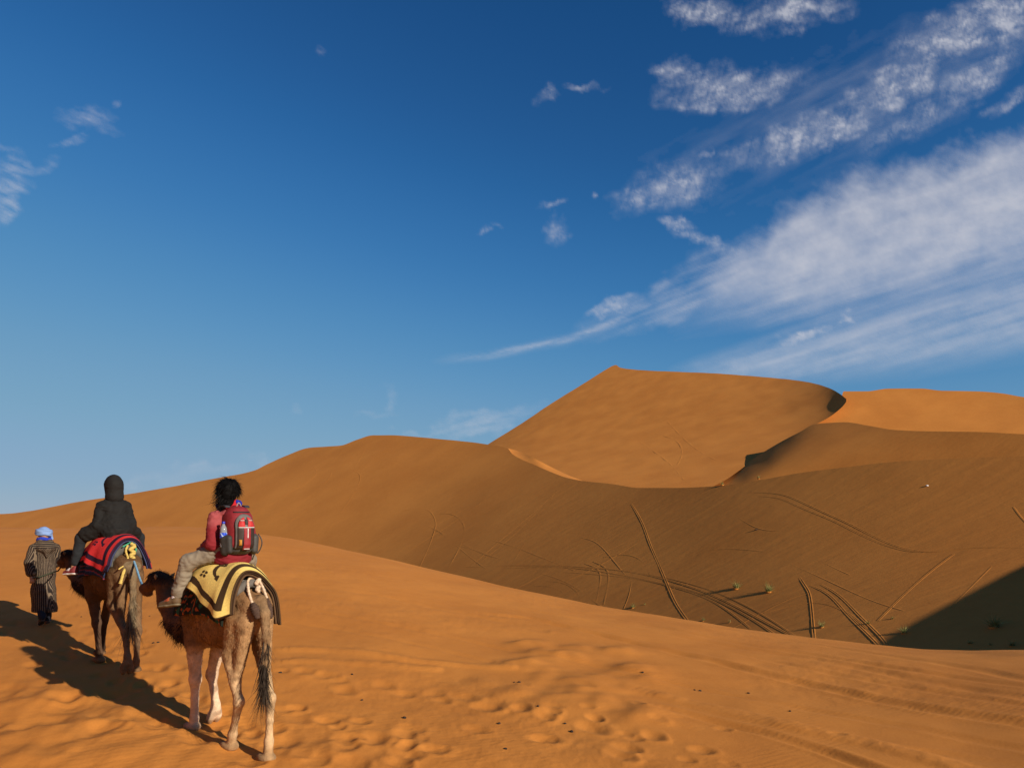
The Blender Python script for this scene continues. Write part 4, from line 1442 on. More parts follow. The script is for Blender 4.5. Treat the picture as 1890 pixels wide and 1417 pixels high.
def add_hand(S, w, d, up, side):
    """palm, four curled fingers of unequal length and a thumb leaving the side of the palm"""
    w, d, up = (np.array(a, float) for a in (w, d, up))
    d /= np.linalg.norm(d)
    up = up - (up @ d) * d
    up /= np.linalg.norm(up)
    lat = np.cross(up, d) * side
    S.cone(w, w + d * .045, .026, .030, .02)
    S.cone(w + d * .03, w + d * .085, .030, .034, .02, (up, 1.5))
    for i, (o, L) in enumerate(((.027, .066), (.009, .074), (-.009, .069), (-.026, .054))):
        a = w + d * .095 + lat * o
        b = a + d * L * .45 - up * L * .22
        c = b + d * L * .08 - up * L * .50
        e = c - d * L * .30 - up * L * .18
        S.chain([a, b, c, e], [.0105, .0098, .0090, .0080], .004)
    a = w + d * .03 + lat * .032
    b = a + d * .035 + lat * .022 - up * .012
    S.chain([a, b, b + d * .030 - up * .018 - lat * .006], [.014, .0115, .0095], .006)

def add_head(S, c, yaw, k=1.0):
    """skull, jaw, brow, nose, lips and ears; c is the centre of the skull"""
    c = np.array(c, float)
    R = rotm('z', math.degrees(yaw))
    q = lambda f, l, u: c + R @ (np.array([f, l, u]) * k)
    S.ell(q(-.01, 0, .02), np.array([.098, .076, .095]) * k, .02, R)
    S.ell(q(.02, 0, -.05), np.array([.072, .060, .075]) * k, .03, R)
    S.cone(q(.088, 0, .005), q(.112, 0, -.032), .010 * k, .015 * k, .012)
    S.ell(q(.084, 0, -.062), np.array([.016, .026, .010]) * k, .010, R)
    S.ell(q(.078, 0, -.10), np.array([.022, .026, .018]) * k, .015, R)
    S.ell(q(.080, 0, .022), np.array([.014, .05, .010]) * k, .012, R)
    for s in (-1, 1):
        S.ell(q(-.005, s * .078, -.02), np.array([.022, .010, .032]) * k, .006, R)
    return q

def cloth_mesh(name, S, res, mat, root, base, col, wrinkle=.006, seed=0, colfn=None):
    V, Q = S.mesh(res)
    V = relax(V, Q, 1, .4)
    n = vert_normals(V, Q)
    if wrinkle:
        w = wrinkle * (noise3(V * np.array([1, 1, 1.5]), 9, seed) + .45 * noise3(V, 26, seed + 3) + .9 * (.35 - np.abs(noise3(V * np.array([1, 1, 2.2]), 12, seed + 6)) * 1.6))
        V = V + n * w[:, None]
    c = np.tile(np.array(col, float), (len(V), 1)) if colfn is None else colfn(V, n)
    return mesh_obj(name, V - base, Q, mat, root, col=c)

def shoe(root, base, heel, toe, up, cols, name='shoe', sole=(.06, .045, .03)):
    heel, toe, up = (np.array(a, float) for a in (heel, toe, up))
    d = toe - heel
    L = np.linalg.norm(d)
    d /= L
    up = up - (up @ d) * d
    up /= np.linalg.norm(up)
    S = Solid()
    S.cone(heel + d * .035 + up * .045, heel + d * .10 + up * .055, .042, .042, .02)
    S.cone(heel + d * .10 + up * .05, toe - d * .035 + up * .030, .044, .034, .02)
    S.cone(heel + d * .04 + up * .06, heel + d * .03 + up * .10, .040, .038, .02)
    o = cloth_mesh(name, S, .008, M_RUBBER, root, base, cols[0], .0, 3,
                   lambda V, n: np.where((((V - heel) @ d > L * .35) & ((V - heel) @ d < L * .62) & ((V - heel) @ up > .055))[:, None], np.array(cols[1]), np.array(cols[0])) * (1 + 0 * V[:, :1]))
    S2 = Solid()
    lat = np.cross(up, d)
    S2.cone(heel + d * .035 + up * .012, heel + d * L * .55 + up * .012, .042, .040, .01, (up, 2.6))
    S2.cone(heel + d * L * .55 + up * .012, toe - d * .03 + up * .014, .046, .036, .01, (up, 2.6))
    v, q = S2.mesh(.008)
    mesh_obj('sole', v - base, q, M_RUBBER, o, col=np.tile(np.array(sole, float), (len(v), 1)))
    return o

def rider(fr, cfg):
    """seated figure astride the saddle; all points in the camel's own frame"""
    base = np.array(cfg['seat'], float)
    root = fr.empty('person', base)
    tag(root, cfg['label'], 'person', 'people of the caravan')
    P0 = cfg
    hip, chest, nk, hd = (np.array(P0[k], float) for k in ('hip', 'chest', 'neck', 'head'))
    # body: one continuous skin from head to hands and feet
    B = Solid()
    q = add_head(B, hd, P0['yaw'])
    B.cone(nk, hd + np.array([-.02, 0, -.06]), .055, .050, .03)
    B.cone(hip, chest, .13, .14, .05, ((1, 0, 0), 1.35))
    B.cone(chest + np.array([0, -.13, .06]), chest + np.array([0, .13, .06]), .055, .055, .05)
    B.cone(chest, nk, .07, .055, .04)
    for s in ('l', 'r'):
        sh, el, wr = (np.array(P0['arm_' + s][i], float) for i in range(3))
        B.chain([sh, el, wr], [.050, .040, .028], .02)
        add_hand(B, wr, wr - el + np.array([.05, 0, 0]), (0, 0, 1), 1 if s == 'l' else -1)
        h_, kn, an, he, to = (np.array(P0['leg_' + s][i], float) for i in range(5))
        B.chain([h_, kn, an], [.085, .055, .036], .03)
        B.cone(an, he * .6 + to * .4 + np.array([0, 0, .03]), .035, .03, .02)
    v, f = B.mesh(.0085)
    mesh_obj('body', v - base, f, M_SKIN, root)
    for s in (-1, 1):
        e = Solid().ell(q(.082, s * .032, .005), (.012, .013, .010), 0)
        v, f = e.mesh(.004)
        mesh_obj('eye', v - base, f, M_EYE, root)
    # trousers
    T = Solid()
    T.cone(hip + np.array([.0, -.06, -.02]), hip + np.array([0, .06, -.02]), .125, .125, .04, ((1, 0, 0), 1.1))
    for s in ('l', 'r'):
        h_, kn, an, he, to = (np.array(P0['leg_' + s][i], float) for i in range(5))
        T.cone(h_, kn, .102, .076, .05)
        T.cone(kn, an + (kn - an) * .12, .074, P0.get('cuff', .060), .03)
    cloth_mesh('trousers', T, .010, M_FABRIC, root, base, P0['trousers'], P0.get('twr', .014), 31)
    for s in ('l', 'r'):
        h_, kn, an, he, to = (np.array(P0['leg_' + s][i], float) for i in range(5))
        if 'sock' in P0:
            d = (an - kn) / np.linalg.norm(an - kn)
            a0, a1 = an - d * .06, an + d * .05
            sv, sf = tube(np.array([a0 + (a1 - a0) * t for t in np.linspace(0, 1, 12)]), .044, 14)
            t = ((sv - a0) @ d) / .11
            band = ((t % .38) < .14)[:, None]
            mesh_obj('sock', sv - base, sf, M_FABRIC, root, col=np.where(band, np.array((.03, .03, .05)), np.array(P0['sock'])))
        shoe(root, base, he, to, (an - (he * .7 + to * .3)), P0['shoe'], sole=P0.get('sole', (.06, .045, .03)))
    return root, base, q

# ---- rider in the red jacket
R1 = dict(seat=(-.17, 0, 1.86), hip=(-.17, 0, 1.965), chest=(-.13, 0, 2.24), neck=(-.12, 0, 2.36), head=(-.075, .0, 2.565), yaw=math.radians(-22),
          arm_l=[(-.12, .155, 2.285), (-.165, .205, 2.035), (.09, .17, 1.99)], arm_r=[(-.12, -.155, 2.285), (-.145, -.20, 2.045), (.09, -.15, 1.99)],
          leg_l=[(-.14, .10, 1.95), (.06, .35, 1.845), (.17, .42, 1.50), (.12, .41, 1.41), (.33, .53, 1.375)],
          leg_r=[(-.14, -.10, 1.95), (.12, -.31, 1.83), (.22, -.40, 1.50), (.185, -.39, 1.405), (.42, -.46, 1.39)],
          trousers=(.215, .175, .125), cuff=.062, sock=(.62, .56, .54), shoe=((.105, .062, .028), (.42, .09, .03)), sole=(.17, .13, .075),
          label='person in a red jacket with black hair riding the tan camel')
r1, base1, q1 = rider(C1, R1)
J = Solid()
J.cone((-.165, 0, 1.93), (-.14, 0, 2.19), .160, .165, .06, ((1, 0, 0), 1.25))
J.cone((-.17, -.07, 1.91), (-.17, .07, 1.91), .125, .125, .05)
J.cone((-.125, -.115, 2.275), (-.125, .115, 2.275), .078, .078, .07)
for s, k in ((1, 'arm_l'), (-1, 'arm_r')):
    a, b, c = (np.array(p, float) for p in R1[k])
    J.chain([a, b, c], [.072, .066, .048], .03)
J.cone((-.125, 0, 2.31), (-.105, 0, 2.42), .088, .078, .05)
J.ell((-.215, 0, 2.335), (.07, .13, .05), .04)
RED = np.array((.20, .017, .021))
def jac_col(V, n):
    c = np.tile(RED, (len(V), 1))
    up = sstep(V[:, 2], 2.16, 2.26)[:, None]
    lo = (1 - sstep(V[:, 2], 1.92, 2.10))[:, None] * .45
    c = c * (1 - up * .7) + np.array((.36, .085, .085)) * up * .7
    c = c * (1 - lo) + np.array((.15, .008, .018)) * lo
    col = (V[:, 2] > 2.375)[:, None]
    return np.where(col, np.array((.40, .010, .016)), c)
cloth_mesh('jacket', J, .009, M_FABRIC, r1, base1, RED, .011, 41, jac_col)
SF = Solid().chain([(-.02, -.09, 2.41), (-.09, -.095, 2.435), (-.16, -.05, 2.45)], [.030, .034, .024], .02).chain([(-.02, -.09, 2.41), (.04, 0, 2.40), (-.02, .08, 2.41)], [.03, .035, .03], .02)
cloth_mesh('scarf', SF, .007, M_FABRIC, r1, base1, (.012, .022, .26), .004, 43)
# hair: a cap and loose wind-blown locks
HS = Solid()
HS.ell((-.095, .010, 2.588), (.106, .100, .106), .03)
HS.cone((-.135, .03, 2.56), (-.14, .05, 2.44), .095, .062, .04)
HS.cut(lambda X, Y, Z: -(np.hypot((X - .03), (Y + .08)) - .085) + 0 * Z)
cloth_mesh('hair', HS, .009, M_HAIRB, r1, base1, (.0025, .002, .0018), .012, 44)
rng = np.random.default_rng(5)
nh = 2600
d = rng.normal(size=(nh, 3))
d[:, 2] = np.abs(d[:, 2]) * .9 - .35
d /= np.linalg.norm(d, axis=1, keepdims=True)
face = (d @ np.array([math.cos(-.7), math.sin(-.7), -.15])) > .45
d = d[~face]
rt = np.array([-.10, .012, 2.583]) + d * np.array([.104, .098, .104])
dn = np.array([-.10, .22, -1.0]) - d * (d @ np.array([-.10, .22, -1.0]))[:, None] * .85 + d * .22
strands('loose_hair', rt - base1, dn, rng.uniform(.03, .085, len(d)), .007, np.array((.004, .0034, .003)) * rng.uniform(.5, 2.0, (len(d), 1)), M_HAIRB, r1, .15, .30, 4, 6)
nt_ = 70
d = rng.normal(size=(nt_, 3)) * np.array([.5, .6, .2]) + np.array([0, -.2, 1])
d /= np.linalg.norm(d, axis=1, keepdims=True)
strands('loose_hair', np.array([-.10, .0, 2.586]) + d * np.array([.102, .098, .102]) - base1, d + rng.normal(size=(nt_, 3)) * .5 + np.array([0, -.3, 0]), rng.uniform(.012, .032, nt_), .004, np.array((.006, .005, .0045)) * np.ones((nt_, 1)), M_HAIRB, r1, -.1, .6, 4, 7)
nt_ = 420
rt = np.array([-.145, .075, 2.47]) + rng.normal(size=(nt_, 3)) * np.array([.035, .035, .03])
strands('loose_hair', rt - base1, np.array([-.15, .75, -.75]) + rng.normal(size=(nt_, 3)) * .3, rng.uniform(.05, .11, nt_), .006, np.array((.006, .005, .0045)) * rng.uniform(.6, 2, (nt_, 1)), M_HAIRB, r1, -.05, .4, 4, 8)

# ---- rider in the long black hooded coat
R2 = dict(seat=(-.08, 0, 1.87), hip=(-.08, 0, 1.965), chest=(-.04, 0, 2.22), neck=(-.03, 0, 2.34), head=(.02, .0, 2.54), yaw=0.0,
          arm_l=[(-.03, .155, 2.255), (-.05, .215, 2.00), (.18, .17, 1.93)], arm_r=[(-.03, -.155, 2.255), (-.06, -.21, 2.00), (.16, -.15, 1.93)],
          leg_l=[(-.05, .10, 1.95), (.16, .35, 1.81), (.25, .41, 1.42), (.20, .40, 1.30), (.40, .51, 1.285)],
          leg_r=[(-.05, -.10, 1.95), (.20, -.40, 1.80), (.27, -.45, 1.42), (.23, -.435, 1.31), (.46, -.50, 1.30)],
          trousers=(.016, .018, .020), cuff=.06, shoe=((.16, .020, .022), (.55, .50, .46)), sole=(.6, .55, .5), twr=.006,
          label='person in a long black hooded coat riding the dark brown camel')
r2, base2, q2 = rider(C2, R2)
K = Solid()
K.cone((-.085, 0, 2.00), (-.05, 0, 2.18), .150, .168, .06, ((1, 0, 0), 1.25))
K.cone((-.035, -.11, 2.25), (-.035, .11, 2.25), .078, .078, .08)
for k in ('arm_l', 'arm_r'):
    a, b, c = (np.array(p, float) for p in R2[k])
    K.chain([a, b, c], [.072, .066, .054], .03)
# skirt of the coat spread over the thighs
K.cone((-.10, 0, 1.985), (-.12, 0, 1.895), .155, .195, .06, ((1, 0, 0), 1.05))
K.cone((-.06, .10, 1.96), (.10, .30, 1.865), .125, .105, .06)
K.cone((-.06, -.10, 1.96), (.10, -.30, 1.865), .125, .105, .06)
K.cone((-.035, 0, 2.29), (-.02, 0, 2.40), .10, .085, .06)
cloth_mesh('coat', K, .011, M_FABRIC, r2, base2, (.0105, .0097, .0088), .013, 51)
Hd = Solid()
Hd.ell((-.01, 0, 2.555), (.125, .108, .128), .03).cone((-.05, 0, 2.56), (-.06, 0, 2.39), .105, .118, .06).cone((-.05, 0, 2.63), (-.09, .01, 2.55), .06, .085, .05)
Hd.cut(lambda X, Y, Z: -(np.sqrt(((X - .14) / .115)**2 + (Y / .075)**2 + ((Z - 2.53) / .10)**2) - 1) * .08)
cloth_mesh('hood', Hd, .009, M_FABRIC, r2, base2, (.012, .011, .010), .005, 52)

# ---- backpack and bottle on the red rider's back
BC = np.array([-.235, -.005, 1.925])        # foot of the pack against the back
def pack_w(z):
    return np.interp(z, [0, .03, .10, .30, .40, .46, .49], [.105, .135, .150, .145, .130, .092, .03])
def pack_d(z):
    return np.interp(z, [0, .03, .10, .25, .38, .46, .49], [.11, .165, .20, .205, .17, .11, .04])
def pack_rear(y, z):
    t = np.clip(np.abs(y) / pack_w(z), 0, .999)
    return -pack_d(z) * (1 - t**2.6)**(1 / 2.6)
pack = C1.empty('backpack', BC)
tag(pack, 'red and grey backpack on the back of the rider in the red jacket', 'backpack')
M_PACK = noise_mat('pack_nylon', None, None, scale=40, rough=.65, bump=.25, bump_scale=240, attr='tint', mixamt=.2, spec=.35, bdist=.003)
zz = np.linspace(0, .49, 64)
aa = np.linspace(0, math.pi, 70)
V = []
for z in zz:
    y = pack_w(z) * np.cos(aa)
    V.append(np.stack([pack_rear(y * .9999, z + 0 * y), y, z + 0 * y], -1))
V = np.array(V)
Vf = V[:, ::-1].copy()
Vf[..., 0] = -.01
ring = np.concatenate([V, Vf], 1)
vv = ring.reshape(-1, 3)
c = np.tile(np.array((.20, .014, .018)), (len(vv), 1))
c[vv[:, 2] < .075] = (.045, .042, .036)
mesh_obj('main_bag', vv, np.concatenate([grid_faces(64, 140, wrap=True)]), M_PACK, pack, col=c)

def patch(name, zl, zh, yl, yh, off, colr, ny=26, nz=34, parent=None, th=.008, bulge=0.0):
    """panel sewn on the outer face; limits may depend on height"""
    z = np.linspace(zl, zh, nz)[:, None]
    a = np.array([yl(q) if callable(yl) else yl for q in z[:, 0]])[:, None]
    b = np.array([yh(q) if callable(yh) else yh for q in z[:, 0]])[:, None]
    t = np.linspace(0, 1, ny)[None]
    y = a + (b - a) * t
    Z = z + 0 * t
    x = pack_rear(y, Z) - off - bulge * (4 * t * (1 - t)) * np.sin(np.clip((Z - zl) / (zh - zl), 0, 1) * math.pi)**.6
    G = np.stack([x, y, Z], -1)[:, ::-1]
    Vt, Q, N0 = thick_sheet(G, th)
    return mesh_obj(name, Vt, Q, M_PACK, parent or pack, col=np.tile(np.array(colr, float), (len(Vt), 1)))

arch = lambda zb, zt, w: (lambda z: w * math.sqrt(max(1 - ((z - zb) / (zt - zb))**2, .0004)) if z > zb else w)
GREY, DK, MRED, BRED, WH = (.115, .105, .095), (.016, .015, .014), (.235, .016, .020), (.42, .022, .022), (.50, .45, .42)
ar = arch(.28, .405, .098)
front = patch('front_pocket', .06, .404, lambda z: -ar(z), lambda z: ar(z), .016, GREY, bulge=.02)
ar2 = arch(.28, .375, .078)
patch('centre_panel', .045, .27, -.036, .034, .044, MRED, bulge=.008, parent=front)
patch('mesh_window', .065, .268, .040, .082, .036, (.028, .014, .008), parent=front)
patch('mesh_window', .065, .268, -.082, -.042, .036, (.024, .014, .010), parent=front)
patch('flap', .275, .372, lambda z: .016, lambda z: max(ar2(z), .02), .040, BRED, bulge=.010, parent=front)
patch('flap', .275, .372, lambda z: -max(ar2(z), .02), lambda z: -.012, .040, BRED, bulge=.010, parent=front)
patch('buckle', .305, .350, -.012, .016, .050, DK, 6, 8, parent=front)
patch('trim', .266, .274, -.082, .082, .048, WH, 20, 4, parent=front)
patch('trim', .335, .343, .022, .062, .054, (.30, .28, .26), 8, 4, parent=front)
patch('trim', .335, .343, -.060, -.020, .054, (.30, .28, .26), 8, 4, parent=front)
patch('cord', .165, .262, -.006, .004, .058, WH, 4, 14, parent=front)
patch('trim', .052, .059, -.030, .028, .056, WH, 10, 4, parent=front)
patch('mesh_fill', .09, .15, .050, .076, .041, (.42, .19, .02), 8, 8, parent=front, bulge=.01)
patch('zip', .418, .428, -.085, .085, .010, DK, 20, 4)
for s in (-1, 1):
    S = Solid()
    S.cone((-.075, s * .150, .035), (-.075, s * .155, .155), .046, .050, .03, ((0, 1, 0), 1.15))
    S.cone((-.13, s * .125, .04), (-.13, s * .130, .16), .030, .034, .03)
    v, f = S.mesh(.008)
    mesh_obj('side_pocket', v, f, M_PACK, pack, col=np.tile(np.array((.030, .028, .025)) * (1 if s > 0 else 1.8), (len(v), 1)))
    pts = smooth_path([(-.03, s * .10, .465), (.045, s * .105, .475), (.14, s * .115, .42), (.165, s * .12, .30)], 24)
    d_ = np.gradient(pts, axis=0)
    G = np.stack([pts + np.array([0, o, 0]) for o in np.linspace(-.026, .026, 5)], 1)
    Vt, Q, _ = thick_sheet(G, .016)
    mesh_obj('shoulder_strap', Vt, Q, M_PACK, pack, col=np.tile(np.array((.032, .030, .036)), (len(Vt), 1)))
    pts = smooth_path([(-.03, s * .13, .06), (.04, s * .165, .04), (.16, s * .16, .02)], 16)
    v, f = tube(pts, .010, 6)
    mesh_obj('hip_strap', v, f, M_PACK, pack, col=np.tile(np.array(DK), (len(v), 1)))
pts = smooth_path([(-.05, .02, .475), (-.06, .0, .515), (-.05, -.03, .475)], 14)
v, f = tube(pts, .007, 6)
mesh_obj('grab_loop', v, f, M_PACK, pack, col=np.tile(np.array((.25, .2, .2)), (len(v), 1)))
for k, pts in enumerate(([(-.09, -.19, .20), (-.12, -.215, .12), (-.10, -.205, .04), (-.09, -.18, .0)], [(-.05, -.19, .05), (.0, -.19, -.02), (.06, -.20, -.07)])):
    v, f = tube(smooth_path(pts, 18), .006, 6)
    mesh_obj('loose_strap', v, f, M_PACK, pack, col=np.tile(np.array((.05, .045, .04)), (len(v), 1)))

def lathe(prof, n=24):
    V, Q = [], []
    for r, z in prof:
        for k in range(n):
            a = 2 * math.pi * k / n
            V.append((r * math.cos(a), r * math.sin(a), z))
    Q = [tuple(q) for q in grid_faces(len(prof), n, wrap=True)]
    Q.append(tuple(range(n))[::-1])
    Q.append(tuple(range((len(prof) - 1) * n, len(prof) * n)))
    return np.array(V), Q
BT = BC + np.array([-.075, .162, .07])
bottle = C1.empty('water_bottle', BT)
tag(bottle, 'clear plastic water bottle with blue label in the backpack side pocket', 'bottle')
mb, hb, bb = material('clear_plastic')
bb.inputs['Base Color'].default_value = (.80, .86, .92, 1)
bb.inputs['Roughness'].default_value = .12
bb.inputs['Transmission Weight'].default_value = .75
bb.inputs['IOR'].default_value = 1.25
nb = hb.noise(hb.node('ShaderNodeTexCoord').outputs['Object'], 60, 2)
bnn = hb.node('ShaderNodeBump')
bnn.inputs['Strength'].default_value = .15
hb.link(nb, bnn.inputs['Height'])
hb.link(bnn.outputs[0], bb.inputs['Normal'])
M_BLUE = noise_mat('bottle_label', None, None, scale=30, rough=.35, bump=0, attr='tint', mixamt=.05, spec=.5)
v, f = lathe([(.030, .0), (.034, .01), (.034, .06), (.032, .065), (.034, .07), (.034, .15), (.0345, .165), (.030, .195), (.018, .218), (.013, .226), (.013, .236)])
mesh_obj('bottle', v, f, mb, bottle)
v, f = lathe([(.0155, .236), (.016, .238), (.016, .256), (.013, .259)])
mesh_obj('cap', v, f, M_BLUE, bottle, col=np.tile(np.array((.01, .02, .32)), (len(v), 1)))
v, f = lathe([(.0352, .085), (.0354, .087)] + [(.0354, z) for z in np.linspace(.09, .146, 14)] + [(.0352, .148)], 40)
an = np.arctan2(v[:, 1], v[:, 0])
lc = np.where((((an * 1.6 + v[:, 2] * 30) % 2.4) < .55)[:, None], np.array((.45, .62, .80)), np.array((.008, .055, .50)))
lc = np.where(((v[:, 2] < .098) & (np.abs(an - 2.6) < .5))[:, None], np.array((.6, .7, .8)), lc)
mesh_obj('label', v, f, M_BLUE, bottle, col=lc)

# ------------------------------------------------------------------ the guide on foot
G0 = Local((-8.26, 12.06), (-.73, .68))
gd = G0.empty('person')
tag(gd, 'guide on foot in a striped brown robe and pale blue turban', 'person', 'people of the caravan')
zb = np.zeros(3)
def gz(a, l, z=0.0):
    return (a, l, G0.ground(a, l) + z)
B = Solid()
qg = add_head(B, (.04, 0, 1.575), 0.0)
B.cone((0, 0, 1.38), (.02, 0, 1.50), .055, .05, .03)
B.cone((0, 0, .92), (0, 0, 1.30), .13, .14, .05, ((1, 0, 0), 1.35))
B.cone((0, -.13, 1.36), (0, .13, 1.36), .055, .055, .05)
for s, (sh, el, wr) in ((1, ((-.01, .16, 1.36), (-.06, .23, 1.11), (-.11, .215, .90))), (-1, ((-.01, -.18, 1.36), (.04, -.23, 1.10), (.20, -.16, 1.02)))):
    B.chain([sh, el, wr], [.05, .04, .028], .02)
    add_hand(B, np.array(wr), np.array(wr) - np.array(el), (-1, 0, .2), s)
LEGS = [((0, .08, .90), (.02, .08, .50), (-.17, .07, .17), (-.22, .07, .10), (-.02, .07, .0)), ((0, -.08, .90), (.10, -.08, .48), (.12, -.07, .08), (.07, -.07, .0), (.31, -.08, .0))]
for h_, kn, an_, he, to in LEGS:
    B.chain([h_, kn, an_], [.085, .055, .036], .03)
    B.cone(an_, np.array(he) * .5 + np.array(to) * .5 + np.array([0, 0, .03]), .034, .03, .02)
v, f = B.mesh(.010)
mesh_obj('body', v, f, M_SKIN, gd)
for s in (-1, 1):
    e = Solid().ell(qg(.082, s * .032, .005), (.012, .013, .010), 0)
    v, f = e.mesh(.004)
    mesh_obj('eye', v, f, M_EYE, gd)
T = Solid()
for h_, kn, an_, he, to in LEGS:
    T.cone(h_, kn, .095, .075, .04).cone(kn, an_, .075, .06, .03)
cloth_mesh('trousers', T, .012, M_FABRIC, gd, zb, (.014, .015, .022), .006, 61)
for h_, kn, an_, he, to in LEGS:
    shoe(gd, zb, np.array(he), np.array(to), np.array(an_) - (np.array(he) * .7 + np.array(to) * .3), ((.09, .05, .03), (.07, .04, .025)), sole=(.05, .035, .025))
W = Solid()
W.cone((0, 0, 1.30), (-.01, 0, .95), .152, .162, .06, ((1, 0, 0), 1.25))
W.cone((-.01, 0, .95), (-.01, .02, .60), .162, .178, .06, ((1, 0, 0), 1.2))
W.cone((-.01, .02, .60), (-.02, .0, .27), .178, .195, .06, ((1, 0, 0), 1.15))
W.cone((0, -.11, 1.36), (0, .11, 1.36), .084, .084, .08)
W.chain([(-.01, .16, 1.36), (-.06, .235, 1.11), (-.105, .225, .94)], [.080, .076, .074], .03)
W.chain([(-.01, -.16, 1.36), (.04, -.20, 1.10), (.17, -.16, 1.03)], [.080, .076, .070], .03)
W.cone((-.02, -.05, 1.44), (-.02, .05, 1.44), .085, .085, .05)
W.ell((-.115, 0, 1.36), (.085, .14, .075), .04)              # hood lying on the back
W.cone((-.15, 0, 1.34), (-.165, 0, 1.22), .07, .02, .04)
W.cut(lambda X, Y, Z: .235 + .06 * (Y + .05) - Z + 0 * X)      # open hem
def robe_col(V, n):
    x, y, z = V.T
    ang = np.arctan2(y, -(x - .02))
    s = ang * .205
    low = np.clip(.86 - z, 0, 1)
    s = s + np.where(y < .02, low * .33 * sstep(-y, -.02, .10), 0) + .004 * noise3(V, 5, 71)
    arm = (y > .175) & (z < 1.34)
    s = np.where(arm, x * .9 + .6 * (y + .3 * z), s)
    hood = (x < -.06) & (z > 1.20) & (np.abs(y) < .05 + (z - 1.20) * .75)
    s = np.where(hood, (z - 1.2) + np.abs(y) * .9 * ((z < 1.36)), s)
    f = (s / .030) % 1.0
    f2 = (s / .015) % 1.0
    pale = sstep(f, .06, .16) * (1 - sstep(f, .36, .46))
    fine = .35 * sstep(f2, .0, .2) * (1 - sstep(f2, .3, .5))
    c = np.array((.014, .009, .007)) * (1 - pale[:, None]) + np.array((.17, .122, .078)) * pale[:, None]
    return c + fine[:, None] * np.array((.05, .035, .024)) * (1 - pale[:, None])
cloth_mesh('robe', W, .0075, M_FABRIC, gd, zb, (.1, .1, .1), .008, 62, robe_col)
TB = []
tc = np.array([.035, 0, 1.625])
tur = Solid().ell(tc + np.array([0, 0, .03]), (.105, .098, .085), .02)
for k in range(5):
    tilt, yaw = [(14, 0), (-10, 40), (8, 90), (-14, 140), (4, 20)][k]
    a = np.linspace(0, 2 * math.pi, 26)
    ring = np.stack([.112 * np.cos(a), .104 * np.sin(a), 0 * a], -1) @ rotm('x', tilt).T @ rotm('z', yaw).T + tc + np.array([0, 0, -.02 + .016 * k])
    for i in range(25):
        tur.cone(ring[i], ring[i + 1], .020, .020, .008)
tur.cone(tc + np.array([-.03, -.10, -.01]), tc + np.array([-.06, -.115, -.11]), .022, .016, .015)
cloth_mesh('turban', tur, .0065, M_FABRIC, gd, zb, (.17, .265, .48), .004, 63)
sc_ = Solid()
a = np.linspace(0, 2 * math.pi, 22)
ring = np.stack([.03 + .085 * np.cos(a), .085 * np.sin(a), 1.515 + .01 * np.sin(3 * a)], -1)
for i in range(21):
    sc_.cone(ring[i], ring[i + 1], .030, .030, .01)
cloth_mesh('scarf', sc_, .007, M_FABRIC, gd, zb, (.018, .035, .33), .005, 64)
# lead rope from the guide's hand to the first camel's muzzle
_h = G0.world((-.13, .205, .86))
_h2 = G0.world((-.19, .12, .87))
_h3 = G0.world((-.24, -.10, .95))
_m2 = C2.world(HEAD2(.40, .0, -.13))
world_rope('lead_rope', 'dark green lead rope from the guide to the front camel', [_h, _h2, _h3, _h3 * .5 + _m2 * .5 + np.array([0, 0, -.03]), _m2], .011, (.045, .05, .03), 70)

# hoop handles at the front of the saddles, held by the riders
M_STEEL = noise_mat('worn_steel', (.16, .15, .14), (.25, .23, .21), scale=40, rough=.45, bump=.15, spec=.5)
for (pr, b_, fr), x, zt in zip(root_pads, (.22, .32), (1.80, 1.74)):
    v, f = tube(smooth_path([(x - .02, .17, zt - .03), (x, .165, zt + .12), (x + .01, .12, zt + .20), (x + .015, 0, zt + .215), (x + .01, -.12, zt + .20), (x, -.165, zt + .12), (x - .02, -.17, zt - .03)], 40), .014, 10)
    mesh_obj('hoop_handle', v - b_, f, M_STEEL, pr)
    for s in (-1, 1):
        v, f = tube(smooth_path([(x - .02, s * .17, zt - .03), (x - .3, s * .19, zt - .10), (-.48, s * .18, zt - .2)], 20), .016, 8)
        mesh_obj('side_bar', v - b_, f, M_STEEL, pr)

